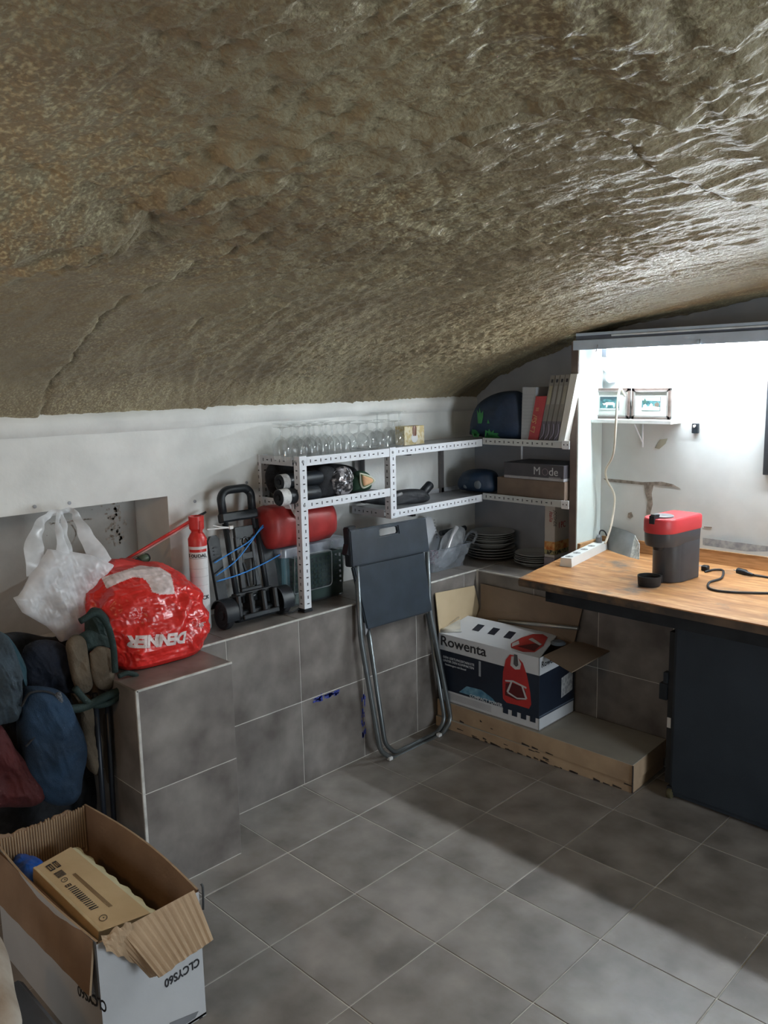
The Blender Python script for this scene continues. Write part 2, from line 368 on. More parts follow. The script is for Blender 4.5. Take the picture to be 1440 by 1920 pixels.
# ceiling: sprayed foam vault
def make_ceiling():
    x0, x1, y0, y1 = -.66, 4.25, -3.05, 1.81
    xs = np.concatenate([np.arange(x0, 2.3, .0062), np.arange(2.3, x1, .03)]); ys = np.concatenate([np.arange(y0, -1.5, .03), np.arange(-1.5, y1+.006, .0062)])
    X, Y = np.meshgrid(xs, ys, indexing='ij'); Z = zc(X)
    wob = .05*fbm(X*1.5, Y*1.5)
    h = .016*fbm(X*2.2+3, Y*2.0, o=2)                      # gentle undulation
    near = np.clip((X+.62)/.5, 0, 1)
    # sprayed bands: mostly across the vault, fanning near the spring line
    q = (Y*.96+X*.30*(1-near)+X*.06+wob)
    S1 = ridge(q*6.5, X*1.1, 1.5, 2); S2 = ridge(q*19+vn(X*2, Y*2), X*2.0, 4.5, 2); S3 = ridge((Y*.8-X*.5+wob)*10, (X*.8+Y*.5)*1.4, 9.5, 2)
    h += -.0075*S1*(.35+.65*near)*np.clip(.7+1.2*fbm(X*1.2+9, Y*1.2), .05, 1.6)-.0030*S2*np.clip(.5+1.8*fbm(X*1.6, Y*1.3+5), 0, 1.5)-.004*S3*np.clip(.2+2*fbm(X*.9+4, Y*.9+2), 0, 1.2)
    # rough fibrous grain
    pc_ = fbm(Y*62+X*8, X*38, 0, 3)+.8*vn(Y*85, X*80, 3.)*np.clip(1-X/.7, 0, 1); mask = np.clip(.75+1.4*fbm(X*1.4+11, Y*1.4, o=2), .25, 1.3)
    pc2 = ridge(Y*52+wob*20, X*30, 8., 2)
    h += (-.0060*pc_-.0026*pc2)*mask
    # knobbly lumps close to the camera
    d = np.sqrt((X-.75)**2+((Y+.75))**2)
    h += -.020*np.clip(1-d/.9, 0, 1)*fbm(X*16, Y*16, 0, 3)
    lump = np.clip(1-np.sqrt(((X-.55)/.26)**2+((Y+.95)/.22)**2), 0, 1)
    h += -.06*lump**.7
    # drawn ridges and cracks, measured on the vault
    def poly(pts, A_, w_, crack=0.):
        nonlocal h
        q = [PC(*p) for p in pts]; q = spline(q, 5)
        best = np.full(X.shape, 9.); side = np.zeros(X.shape)
        bx0, bx1 = min(t.x for t in q)-.12, max(t.x for t in q)+.12; by0, by1 = min(t.y for t in q)-.12, max(t.y for t in q)+.12
        sx = np.where((xs > bx0) & (xs < bx1))[0]; sy = np.where((ys > by0) & (ys < by1))[0]
        if len(sx) == 0 or len(sy) == 0: return
        sl = np.s_[sx[0]:sx[-1]+1, sy[0]:sy[-1]+1]; XX, YY = X[sl], Y[sl]; XX = XX+.03*fbm(XX*11, YY*11, 2., 5); YY = YY+.03*fbm(XX*11, YY*11, 7., 5)
        b = best[sl]; sd = side[sl]
        for a, c in zip(q[:-1], q[1:]):
            ex, ey = c.x-a.x, c.y-a.y; l2 = ex*ex+ey*ey+1e-9; t = np.clip(((XX-a.x)*ex+(YY-a.y)*ey)/l2, 0, 1)
            dd = np.hypot(XX-a.x-t*ex, YY-a.y-t*ey); m_ = dd < b; b[m_] = dd[m_]; sd[m_] = np.sign((XX-a.x)*ey-(YY-a.y)*ex)[m_]
        amp = A_*np.clip(1+1.2*fbm(XX*6, YY*6, 1.), .2, 2)
        if crack: h[sl] += -amp*np.where(sd > 0, 1, 0)*np.exp(-(b/(w_*3))**1.5)+crack*np.exp(-(b/.008)**2)
        else: h[sl] += -amp*np.exp(-(b/w_)**2)
    poly([(75, 785), (110, 700), (165, 620), (200, 580), (260, 545), (350, 500), (450, 455), (560, 420), (700, 385)], .009, .035, .012)
    poly([(290, 630), (350, 605), (420, 570), (520, 540)], .008, .03, .008)
    poly([(0, 475), (80, 440), (200, 420), (330, 340), (420, 290), (570, 240)], .012, .018)
    poly([(100, 475), (220, 425), (340, 360), (440, 312), (590, 262)], .010, .012)
    poly([(0, 530), (90, 480), (200, 455), (320, 400), (420, 350), (560, 300)], .009, .018)
    poly([(430, 365), (560, 320), (720, 300), (900, 285)], .010, .014, .004)
    poly([(720, 230), (860, 205), (1000, 180), (1180, 150), (1300, 160)], .012, .015)
    poly([(880, 225), (1020, 205), (1180, 180), (1330, 175)], .010, .013)
    poly([(1190, 0), (1270, 60), (1360, 135), (1440, 180)], .020, .03)
    poly([(1060, 0), (1180, 90), (1290, 160), (1440, 260)], .013, .03)
    poly([(1340, 0), (1400, 60), (1440, 110)], .02, .03)
    poly([(1150, 240), (1290, 320), (1440, 380)], .010, .02, .005)
    poly([(690, 400), (750, 405), (830, 425)], .010, .012)
    poly([(870, 545), (1000, 500), (1200, 475), (1440, 455)], .008, .012, .003)
    poly([(1240, 530), (1340, 510), (1440, 495)], .012, .03, .006)
    poly([(720, 640), (860, 590), (1000, 540), (1180, 520)], .006, .012, .002)
    poly([(380, 770), (430, 725), (440, 715)], .010, .015, .006)
    # comb marks low on the left
    low = np.clip(1-(X+.62)/.20, 0, 1)*np.clip(.4+2*vn(X*3, Y*3, 4.), .1, 1)*np.clip((Y+.1)*2, 0, 1); h += -.0045*low*np.sin((Y*1.0+X*1.9)*190+7*vn(X*5, Y*5))
    edge = np.clip(1-(X+.66)/.05, 0, 1); h += edge*(-.018*(.4+fbm(Y*9, X*0, 3.))) 
    eb = np.clip((Y-(YW-.06))/.06, 0, 1); h += -.012*eb*(.6+fbm(X*11, X*0, 2.))
    Z = Z+h
    G = np.stack([X, Y, Z], -1); R, C = X.shape
    me = bpy.data.meshes.new('ceiling'); idx = np.arange(R*C).reshape(R, C)
    F = np.stack([idx[:-1, :-1], idx[:-1, 1:], idx[1:, 1:], idx[1:, :-1]], -1).reshape(-1, 4)
    me.vertices.add(R*C); me.vertices.foreach_set('co', G.reshape(-1)); me.loops.add(F.size); me.loops.foreach_set('vertex_index', F.reshape(-1))
    me.polygons.add(len(F)); me.polygons.foreach_set('loop_start', np.arange(0, F.size, 4)); me.polygons.foreach_set('loop_total', np.full(len(F), 4))
    me.polygons.foreach_set('use_smooth', np.ones(len(F), bool)); me.update(); me.validate()
    me.materials.append(foam); o = bpy.data.objects.new('ceiling', me); place(o); o['kind'] = 'structure'
foam = M('sprayed_foam', (.225, .180, .112), .47, sc=3.2, c2=(.33, .285, .180), bump=1.0, bsc=120, spec=.42, rampw=(.3, .7))
_n = foam.node_tree.nodes; _l = foam.node_tree.links; _b = _n['Principled BSDF']; _src = _b.inputs['Base Color'].links[0].from_socket
_tc = _n.new('ShaderNodeTexCoord'); _mp = _n.new('ShaderNodeMapping'); _mp.inputs['Scale'].default_value = (.6, 1, 1); _l.new(_tc.outputs['Object'], _mp.inputs[0])
_f = _n.new('ShaderNodeTexNoise'); _f.inputs['Scale'].default_value = 170; _f.inputs['Detail'].default_value = 3; _l.new(_mp.outputs[0], _f.inputs[0])
_r = _n.new('ShaderNodeValToRGB'); _r.color_ramp.elements[0].position = .48; _r.color_ramp.elements[1].position = .68; _l.new(_f.outputs[0], _r.inputs[0])
_g = _n.new('ShaderNodeTexNoise'); _g.inputs['Scale'].default_value = 2.3; _g.inputs['Detail'].default_value = 3; _l.new(_tc.outputs['Object'], _g.inputs[0])
_q = _n.new('ShaderNodeValToRGB'); _q.color_ramp.elements[0].position = .38; _q.color_ramp.elements[1].position = .60; _l.new(_g.outputs[0], _q.inputs[0])
_m = _n.new('ShaderNodeMath'); _m.operation = 'MULTIPLY'; _l.new(_r.outputs[0], _m.inputs[0]); _l.new(_q.outputs[0], _m.inputs[1])
_x = _n.new('ShaderNodeMixRGB'); _l.new(_m.outputs[0], _x.inputs[0]); _l.new(_src, _x.inputs[1]); _x.inputs[2].default_value = (.54, .49, .31, 1); _l.new(_x.outputs[0], _b.inputs['Base Color'])
make_ceiling()
rf = MB(); rf.box(-1.02, 4.35, -3.2, 2.06, 2.0, 2.1); obj('trim_2', rf, plaster, kind='structure')
# ---------------------------------------------------------------- tiled bench
bench = thing('tiled_bench', 'low L-shaped masonry bench clad in brown-grey tiles along the left and back walls', 'bench', (XB-.15, .6, 0))
co = MB(); e = .0016
co.box(NX+.001, XB-e, YP0+e, -.001, 0, ZB-e); co.box(XL+.001, XB-e, -.001, YW-.001, 0, ZB-e); co.box(XB-.02, XP-e, YP0+e, YP1-e, 0, ZB-e); co.box(XB-.02, 2.6, YB+e, YW-.001, 0, ZB-e)
obj('masonry_core', co, grout_m, bench)
def btile(ax, c0, c1, z0, z1, fix, gap=.0028, lab=None):
    mb = MB(); g_ = gap/2
    if ax == 'x': mb.box(fix-.008, fix, c0+g_, c1-g_, z0+g_, z1-g_, b=.001)
    elif ax == 'y': mb.box(c0+g_, c1-g_, fix, fix+.008, z0+g_, z1-g_, b=.001)
    elif ax == '-y': mb.box(c0+g_, c1-g_, fix-.0, fix+.008, z0+g_, z1-g_, b=.001)
    else: mb.box(c0[0]+g_, c0[1]-g_, c1[0]+g_, c1[1]-g_, fix-.008, fix, b=.001)
    o = obj('tile', mb, tile_m, bench); return o
ZM = .333
for (a, b) in ((YP1, .013), (.013, .334), (.334, .655), (.655, .975), (.975, 1.30), (1.30, YB)):
    btile('x', a, b, .002, ZM, XB); btile('x', a, b, ZM, ZB-.004, XB)
btile('x', YP0, YP1, .002, ZM, XP); btile('x', YP0, YP1, ZM, ZB-.004, XP)
btile('-y', XB-.3, XP-.009, .002, ZM, YP0); btile('-y', XB-.3, XP-.009, ZM, ZB-.004, YP0)
btile('y', XB-.0, XP, .002, ZM, YP1-.008); 
xb = [XB+.009, .0, .317, .637, .957, 1.277, 1.6, 1.92, 2.24, 2.56]
for a, b in zip(xb[:-1], xb[1:]): btile('y', a, b, .002, ZM, YB); btile('y', a, b, ZM, ZB-.004, YB)
for (a, b) in ((YP0, YP1), (YP1, .013), (.013, .334), (.334, .655), (.655, .975), (.975, 1.34), (1.34, YW)):
    x1_ = XP-.004 if b <= YP1+.001 else XB-.004
    if a >= 1.3: btile('t', (XL, XB), (a, b), None, None, ZB); continue
    btile('t', (max(NX, -.78) if b < .02 else XL, XB-.004), (a, b), None, None, ZB)
btile('t', (XB-.004, XP-.004), (YP0, YP1), None, None, ZB)
for a, b in zip(xb[:-1], xb[1:]): btile('t', (a-.009 if a == xb[0] else a, b), (YB+.004, YW), None, None, ZB)
ed = MB(); ed.box(XB-.006, XB+.001, YP1+.001, YB, ZB-.006, ZB+.001, b=.001); ed.box(XP-.006, XP+.001, YP0, YP1, ZB-.006, ZB+.001, b=.001); ed.box(XB, 2.5, YB-.001, YB+.005, ZB-.006, ZB+.001, b=.001)
ed.box(XP-.006, XP+.001, YP0-.003, YP0+.006, 0, ZB, b=.001)
obj('edge_profile', ed, M('pale_edge_profile', (.50, .49, .46), .6, sc=30, var=.2), bench)
bm_ = M('blue_paint', (.03, .05, .30), .6, sc=120, var=.5)
pm = MB()
for k in range(46):
    t = random.random(); q = P(590+45*t, 1312-14*t+random.gauss(0, 3), 0, XB); s_ = random.uniform(.002, .006); pm.box(XB, XB+.0004, q.y-s_*1.8, q.y+s_*1.8, q.z-s_*.6, q.z+s_*.6)
for k in range(26):
    t = random.random(); q = P(681+random.gauss(0, 2), 1305+75*t, 0, XB); s_ = random.uniform(.001, .004); pm.box(XB, XB+.0004, q.y-s_, q.y+s_, q.z-s_*3, q.z+s_*3)
obj('paint_smear', pm, bm_, bench, kind='stuff', label='blue paint smears on the tiles')
# ================================================================ SHELVING
def slots_x(mb, x, y0, y1, z, step=.0255, flip=1):      # along y on a face pointing +x
    n = int((y1-y0-.02)/step)
    for k in range(n):
        y = y0+.02+k*step
        if k % 2: mb.box(x, x+.0004, y-.0055, y+.0055, z-.002, z+.002)
        else: mb.box(x, x+.0004, y-.002, y+.002, z-.006, z+.006)
def slots_y(mb, y, x0, x1, z, step=.0255):               # along x on a face pointing -y
    n = int((x1-x0-.02)/step)
    for k in range(n):
        x = x0+.02+k*step
        if k % 2: mb.box(x-.0055, x+.0055, y-.0004, y, z-.002, z+.002)
        else: mb.box(x-.002, x+.002, y-.0004, y, z-.006, z+.006)
def slots_z(mb, face, c, o, z0, z1, step=.0255):
    n = int((z1-z0-.02)/step)
    for k in range(n):
        z = z0+.02+k*step; a, b = ((.0055, .002), (.002, .006))[k % 2]
        if face == 'x': mb.box(c, c+.0004, o-a, o+a, z-b, z+b)
        else: mb.box(o-a, o+a, c-.0004, c, z-b, z+b)
XF = -.367; W_ = .034; ZT = 1.247
bolt_prof = [(0, .004), (.004, .004), (.006, .002), (.006, 0)]
def rail_x(par, sl, x, y0, y1, zt, mat=white_m, h=.034):
    mb = MB(); mb.box(x-.002, x, y0, y1, zt-h, zt, b=.0005); mb.box(x-.03, x-.002, y0, y1, zt-h, zt-h+.002); obj('rail', mb, mat, par); slots_x(sl, x, y0, y1, zt-h*.5)
def rail_y(par, sl, y, x0, x1, zt, mat=white_m, h=.034):
    mb = MB(); mb.box(x0, x1, y, y+.002, zt-h, zt, b=.0005); mb.box(x0, x1, y+.002, y+.03, zt-h, zt-h+.002); obj('rail', mb, mat, par); slots_y(sl, y, x0, x1, zt-h*.5)
def post(par, sl, x, y, z0, z1, mat=white_m):
    mb = MB(); mb.box(x-.002, x, y, y+W_, z0, z1, b=.0005); mb.box(x-W_, x-.002, y, y+.002, z0, z1, b=.0005); obj('post', mb, mat, par)
    slots_z(sl, 'x', x, y+W_*.55, z0, z1); slots_z(sl, 'y', y, x-W_*.55, z0, z1)
def bolt(par, x, y, z, ax):
    mb = MB().lathe([(0, .0035), (.004, .003), (.006, .001), (.006, 0)], (0, 0, 0), 10, ax=ax)
    if ax == 1: mb.xf(Matrix.Scale(-1, 4, (0, 1, 0)))
    mb.xf(Matrix.Translation((x, y, z))); obj('bolt', mb, greym, par, smooth=30)
y1_, y2_, y3_ = .405, .885, 1.50; XR = -.60
su = thing('shelving_unit', 'white slotted-angle metal shelf unit standing on the bench, stemware on its top', 'shelving', (-.48, .65, ZB))
sl = MB()
post(su, sl, XF+.003, y1_, ZB+.012, ZT+.004); post(su, sl, XR, y1_, ZB, ZT)
rail_x(su, sl, XF, y1_+.036, y2_, ZT); rail_x(su, sl, XF, y1_+.036, y2_, 1.083)
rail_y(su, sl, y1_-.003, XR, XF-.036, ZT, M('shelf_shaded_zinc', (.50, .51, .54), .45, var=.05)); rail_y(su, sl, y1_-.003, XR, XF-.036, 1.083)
obj('slots', sl, slot_m, su, kind='stuff')
for z in (ZT-.010, 1.083-.012):
    mb = MB(); mb.box(XR, XF-.003, y1_+.004, y2_-.001, z-.006, z, b=.001); obj('shelf', mb, greym, su)
ft = MB(); ft.box(XF-.036, XF+.006, y1_-.004, y1_+.038, ZB, ZB+.014, b=.002); obj('foot_cap', ft, black, su)
for z in (ZT-.017, 1.083-.017): bolt(su, XF+.003, y1_+.017, z, 0); bolt(su, XF-.02, y1_-.003, z, 1)
mb = MB(); mb.box(XR, XR+.03, y2_+.05, y2_+.053, 1.083-.09, ZT-.04); mb.box(XR, XR+.002, y2_+.02, y2_+.05, 1.083-.09, ZT-.04); obj('rear_post', mb, greym, su)
cs = thing('corner_shelving', 'white slotted-angle corner shelves hanging between the stemware unit and the bookshelf end', 'shelving', (-.40, 1.4, .95))
sl = MB(); ZL = .988
rail_x(cs, sl, XF-.001, y2_+.036, y3_, ZT); rail_x(cs, sl, XF-.001, y2_+.036, y3_, ZL)
post(cs, sl, XF+.002, y2_, .953, ZT+.003)
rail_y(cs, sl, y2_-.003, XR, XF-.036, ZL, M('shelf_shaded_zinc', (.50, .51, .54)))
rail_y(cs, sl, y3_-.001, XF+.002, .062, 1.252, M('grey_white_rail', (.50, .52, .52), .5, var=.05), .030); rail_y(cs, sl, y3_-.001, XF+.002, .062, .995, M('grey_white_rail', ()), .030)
for z in (1.254, .997):
    mb = MB(); mb.box(.064, .100, y3_-.004, y3_-.001, z-.036, z, b=.0005); obj('end_bracket', mb, white_m, cs)
    for x in (.073, .090): sl.box(x-.002, x+.002, y3_-.0045, y3_-.004, z-.02, z-.014)
obj('slots', sl, slot_m, cs, kind='stuff')
for z in (ZT-.006, ZL-.006):
    mb = MB(); mb.box(XR, XF-.003, y2_+.004, YW-.01, z-.006, z, b=.001); obj('shelf', mb, greym, cs)
for z in (1.246, .989):
    mb = MB(); mb.box(XF+.000, .062, y3_+.004, YW-.004, z-.006, z, b=.001); obj('shelf', mb, greym, cs)
mb = MB(); mb.box(XR-.016, XR-.014, y2_+.25, YW-.02, .97, 1.0); obj('rear_rail', mb, white_m, cs)
mb = MB(); mb.box(XR-.016, XR, 1.475, 1.478, .97, ZT-.02); mb.box(XR-.016, XR-.014, 1.478, 1.512, .97, ZT-.02); obj('rear_post', mb, M('rusty_grey', (.16, .15, .15), .6), cs)
mb = MB(); mb.box(XR, XR+.003, 1.45, 1.47, .995, ZT-.04); 
for z in (ZT-.017, .970): bolt(cs, XF+.002, y2_+.017, z, 0)
mb = MB(); mb.box(XR+.05, XF-.05, 1.05, 1.07, ZT-.045, ZT-.034); mb.box(XF-.09, XF-.03, 1.05, 1.07, ZL-.05, ZL-.034); obj('under_bracket', mb, black, cs)
# ---------------------------------------------------------------- stemware
glass = GL('clear_glass', (.975, .985, .985), .06, .05, edge=.42, cloudy=.07, ccol=(.9, .93, .95))
def glass_mb(h, rb, rr, rf, bowl):
    # upside down: rim on the shelf, foot on top
    pr = [(rr, 0), (rb*.97, bowl*.25), (rb, bowl*.5), (rb*.86, bowl*.75), (rb*.5, bowl*.94), (.006, bowl), (.0038, bowl+.012), (.0035, h-.012), (.008, h-.005), (rf*.7, h-.0018), (rf, h-.001), (rf, h), (0, h)]
    inner = [(rr-.0009, .0005), (rb*.93, bowl*.3), (rb*.95, bowl*.5), (rb*.8, bowl*.73), (rb*.4, bowl*.9), (0, bowl*.945)]
    mb = MB().lathe(pr, n=24) 
    # drop the rim cap faces so the bowl is open
    mb.f = [f for f in mb.f if len(f) == 4]; mb.mi = [0]*len(mb.f); return mb
def glasses(nm, h, rb, rr, rf, bowl, spots, group, labels):
    proto = None
    for k, (x, y) in enumerate(spots):
        if proto is None:
            me_o = obj(nm, MB(), glass); bpy.data.objects.remove(me_o)
            mb = glass_mb(h, rb, rr, rf, bowl); me = bpy.data.meshes.new(nm); me.from_pydata([tuple(v) for v in mb.v], [], mb.f); me.materials.append(glass)
            me.polygons.foreach_set('use_smooth', [True]*len(me.polygons)); proto = bpy.data.objects.new(nm, me); o = proto
        else: o = proto.copy()
        place(o); o.location = (x, y, ZT-.0095); o.rotation_euler = (0, 0, k); tag(o, labels(k), 'glass', group)
def xspot(px, x, z=1.322):
    q = P(px, 812, 0, x); return (x, q.y)
fr = [528, 558, 579, 600, 622, 643]; bk = [545, 570, 588, 611, 632, 654]
nth = ['leftmost', 'second from the left', 'third from the left', 'fourth from the left', 'fifth from the left', 'sixth from the left', 'seventh from the left']
glasses('wine_glass', .124, .033, .029, .031, .078, [xspot(p, -.402) for p in fr], 'upturned small wine glasses in the front row', lambda k: 'small clear wine glass upside down in the front row, %s' % nth[k])
glasses('wine_glass', .126, .033, .029, .031, .078, [xspot(p, -.475) for p in bk], 'upturned small wine glasses in the second row', lambda k: 'small clear wine glass upside down in the second row, %s' % nth[k])
glasses('wine_glass', .128, .033, .029, .031, .078, [(-.555, .47+.072*k) for k in range(4)], 'upturned small wine glasses against the wall', lambda k: 'small clear wine glass upside down nearest the wall, %s' % nth[k])
glasses('balloon_glass', .118, .044, .034, .036, .082, [xspot(673, -.412), xspot(706, -.415), xspot(738, -.42)], 'upturned wide balloon glasses, front row', lambda k: 'wide clear balloon wine glass upside down at the shelf front, %s of three' % ['left', 'middle', 'right'][k])
glasses('balloon_glass', .120, .044, .034, .036, .082, [xspot(688, -.51), xspot(716, -.515)], 'upturned wide balloon glasses, second row', lambda k: 'wide clear balloon wine glass upside down in the second row, %s of two' % ['left', 'right'][k])
glasses('tall_glass', .148, .030, .026, .034, .082, [(-.572, 1.02), (-.572, 1.09), (-.572, 1.16)], 'tall stemmed glasses near the wall', lambda k: 'tall long-stemmed glass upside down near the wall, %s of the three tallest' % ['left', 'middle', 'right'][k])
# candle box
q0 = P(760, 836, 0, -.47); q1 = P(797, 834, 0, -.47)
cb = thing('gift_box', 'small cream patterned gift box with a brown jar in its window', 'box', (-.47, (q0.y+q1.y)/2, ZT-.009))
mb = MB(); x0, x1, y0, y1, z0, z1 = -.53, -.47, q0.y, q1.y, ZT-.009, ZT+.075
mb.box(x0, x1-.004, y0, y1, z0, z1, b=.001)
obj('carton', mb, M('cream_print', (.55, .44, .22), .6, sc=60, c2=(.68, .62, .45), rampw=(.45, .55)), cb)
wd = (y1-y0); ym = (y0+y1)/2
mb = MB().lathe([(.0, z0+.04), (.019, z0+.041), (.02, z1-.01), (.017, z1+.0005), (0, z1+.001)], (x1-.018, ym, 0), 20); obj('jar', mb, M('brown_jar', (.20, .09, .06), .3), cb, smooth=40)
mb = MB().lathe([(.021, 0), (.021, .001), (0, .0015)], (x1-.004, ym, z0+.032), 20, ax=0); obj('round_label', mb, paper, cb)
text('Candle'[:0] or 'Sweet', (x1-.0022, ym+.014, z0+.030), (0, 1, 0), (0, 0, 1), .009, ink, cb) if False else None
# rolls of bin bags
def roll(xc, z, y0, y1, r, lab, band):
    t = thing('bin_bag_roll', lab, 'roll', (xc, (y0+y1)/2, z-r))
    mb = MB().lathe([(0, y0), (r*.3, y0), (r*.32, y0+.004), (r*.5, y0+.001), (r*.9, y0), (r, y0+.004), (r, y1-.004), (r*.92, y1), (r*.7, y1-.003), (r*.55, y1), (r*.35, y1-.002), (r*.3, y1-.02), (0, y1-.02)], (xc, 0, z), 28, ax=1); obj('rolled_bags', mb, black, t, smooth=35)
    mb = MB().lathe([(r+.0012, band[0]), (r+.0012, band[1])], (xc, 0, z), 28, ax=1); mb.f = mb.f[:-2] if len(mb.f) > 28 else mb.f; mb.mi = mb.mi[:len(mb.f)]; obj('paper_band', mb, M('grey_print', (.50, .50, .50), .7, sc=90, c2=(.64, .64, .64), rampw=(.4, .5)), t, smooth=True)
    for rr in (.45, .62, .8): 
        mb = MB().tube([(xc+r*rr*math.cos(a), y1-.001, z+r*rr*math.sin(a)) for a in np.linspace(0, 6.283, 25)[:-1]], .0012, 5, closed=True); obj('bag_edge', mb, M('grey_edge', (.12, .12, .13), .5), t)
Z2 = 1.071
roll(-.405, Z2+.031, .33, .52, .030, 'black bin bag roll with a paper band, lowest at the front of the shelf', (.333, .372))
roll(-.472, Z2+.031, .41, .60, .030, 'black ribbed roll lying beside the front roll, no band in view', (.42, .46))
roll(-.435, Z2+.031+.052, .36, .56, .029, 'black bin bag roll with a paper band, lying on top of the other rolls', (.363, .395))
# black bag filling the back of that shelf
mb = pillow([P(590, 935, 0, -.54), P(510, 925, 0, -.54), P(505, 872, 0, -.54), P(570, 868, 0, -.54), P(650, 872, 0, -.54), P(672, 890, 0, -.54), P(665, 922, 0, -.54)], None, (1, 0, 0), .035, .006, 12)
tag(obj('garment_bag', mb, blackf, smooth=True), 'black cloth bag filling the back of the middle shelf behind the rolls', 'bag')
pts = [(618, 905), (628, 888), (642, 878), (655, 884), (660, 905), (657, 925), (640, 935), (626, 925)]
t = thing('foil_pouch', 'crumpled black and silver foil pouch on the middle shelf', 'bag', (-.41, .72, Z2))
mb = pillow([P(a, b-4, 0, -.41) for a, b in pts], None, (1, 0, 0), .03, .012, 34); 
foil = M('crinkled_foil', (.10, .10, .11), .22, metal=.6, sc=50, c2=(.62, .6, .63), bump=.8, bsc=70, rampw=(.47, .56)); obj('pouch', mb, foil, t, smooth=True)
mb = pillow([P(a, b, 0, -.435) for a, b in [(590, 935), (596, 880), (618, 874), (634, 892), (626, 930)]], None, (1, 0, 0), .03, .005, 20); obj('pouch_back', mb, blackf, t, smooth=True)
t = thing('folded_green_bag', 'dark green bag folded flat, orange and cream layers showing at its end', 'bag', (-.43, .80, Z2))
G0 = [P(a, b-2, 0, -.43) for a, b in [(655, 924), (658, 897), (672, 885), (684, 887), (690, 899), (688, 920)]]
mb = pillow(G0, None, (1, 0, 0), .045, .004, 18); obj('cover', mb, M('dark_green_cloth', (.02, .06, .035), .7, bump=.3), t, smooth=True)
for k, (c, w0) in enumerate((((.60, .60, .50), 0), ((.15, .22, .10), 3), ((.62, .36, .20), 5))):
    pp = [(674+w0, 888+w0), (690, 892+w0*.8), (702-w0*.8, 900), (702-w0*.8, 906), (684, 918-w0), (676+w0, 912-w0)]
    mb = pillow([P(a, b-2, 0, -.385+k*.006) for a, b in pp], None, (1, 0, 0), .009, .002, 40, nr=5, na=40); obj('folded_layer', mb, M('layer_%d' % k, c, .7), t, smooth=True)
# black tool on the lower corner shelf
zt_ = .983
t = thing('black_tool', 'black handheld tool lying on the hanging shelf, its short tube pointing up', 'tool', (-.45, .98, zt_))
XT = -.45
mb = pillow([P(a, b, 0, XT) for a, b in [(735, 948), (737, 925), (757, 918), (785, 917), (800, 925), (802, 936), (790, 942)]], None, (1, 0, 0), .035, .004, 25); obj('tool_body', mb, blackm, t, smooth=True)
a, b = P(784, 934, 0, XT), P(807, 908, 0, XT); mb = MB().tube([a, a.lerp(b, .3), a.lerp(b, .35), a.lerp(b, .95), b], [.019, .018, .021, .021, .018], 16); obj('tube', mb, black, t, smooth=35)
mb = MB(); a = P(741, 930, 0, XT+.04); mb.tube([a, a+Vector((0, .04, .006))], .007, 10); obj('grip', mb, M('grey_plastic', (.22, .22, .23), .5), t, smooth=True)
t = thing('black_case', 'small black case on the hanging shelf, left of its front post', 'case', (-.47, .90, zt_))
c0 = [P(a, b, 0, -.50) for a, b in [(679, 943), (679, 924), (700, 921), (728, 921), (726, 946)]]
mb = pillow(c0, None, (1, 0, 0), .035, .003, 25); obj('case_body', mb, blackm, t, smooth=True)
mb = MB(); a = P(702, 932, 0, -.462); mb.tube(spline([a, a+Vector((0, .012, .008)), a+Vector((0, .03, .0)), a+Vector((0, .04, -.006))]), .005, 8); obj('buckle', mb, M('grey_plastic', ()), t, smooth=True)
# ---------------------------------------------------------------- red sleeping bag, clear box
cbx0, cbx1, cby0, cby1, cbz = -.605, -.445, .368, .72, .893
t = thing('storage_box', 'clear lidded plastic box on the bench under the shelves, green basket inside', 'box', (-.5, .5, ZB))
clear = GL('clear_plastic', (.86, .90, .93), .06, .12, cloudy=.10, ccol=(.7, .8, .85)); lidm = GL('milky_lid', (.80, .84, .90), .12, .2, cloudy=.45, ccol=(.62, .66, .76))
mb = MB(); i_ = .016
lo = [(cbx0+i_, cby0+i_), (cbx1-i_, cby0+i_), (cbx1-i_, cby1-i_), (cbx0+i_, cby1-i_)]; hi = [(cbx0+.004, cby0+.004), (cbx1-.004, cby0+.004), (cbx1-.004, cby1-.004), (cbx0+.004, cby1-.004)]
def rrect(p, r, z, n=5):
    xs_ = [a for a, _ in p]; ys_ = [b for _, b in p]; X0, X1, Y0, Y1 = min(xs_), max(xs_), min(ys_), max(ys_); out = []
    for (cx_, cy_, a0) in ((X1-r, Y1-r, 0), (X0+r, Y1-r, 90), (X0+r, Y0+r, 180), (X1-r, Y0+r, 270)):
        for k in range(n+1): a = math.radians(a0+90*k/n); out.append(Vector((cx_+r*math.cos(a), cy_+r*math.sin(a), z)))
    return out
rings = [rrect(lo, .02, ZB+.001), rrect(lo, .03, ZB+.012), rrect(hi, .025, cbz-.03)]
mb.grid(np.array([[tuple(v) for v in r] for r in rings]), wrapv=True); mb.add(rings[0], [tuple(range(len(rings[0])))]); obj('tub', mb, clear, t, smooth=40)
full = [(cbx0, cby0), (cbx1, cby0), (cbx1, cby1), (cbx0, cby1)]
rg = [rrect(full, .03, cbz-.034), rrect(full, .03, cbz-.006), rrect([(a*.98+(-.525)*.02, b*.985+.545*.015) for a, b in full], .03, cbz), rrect([(a*.9-.0525, b*.94+.0327) for a, b in full], .03, cbz-.002)]
mb = MB().grid(np.array([[tuple(v) for v in r] for r in rg]), wrapv=True); mb.add(rg[-1], [tuple(range(len(rg[-1])))]); obj('lid', mb, lidm, t, smooth=40)
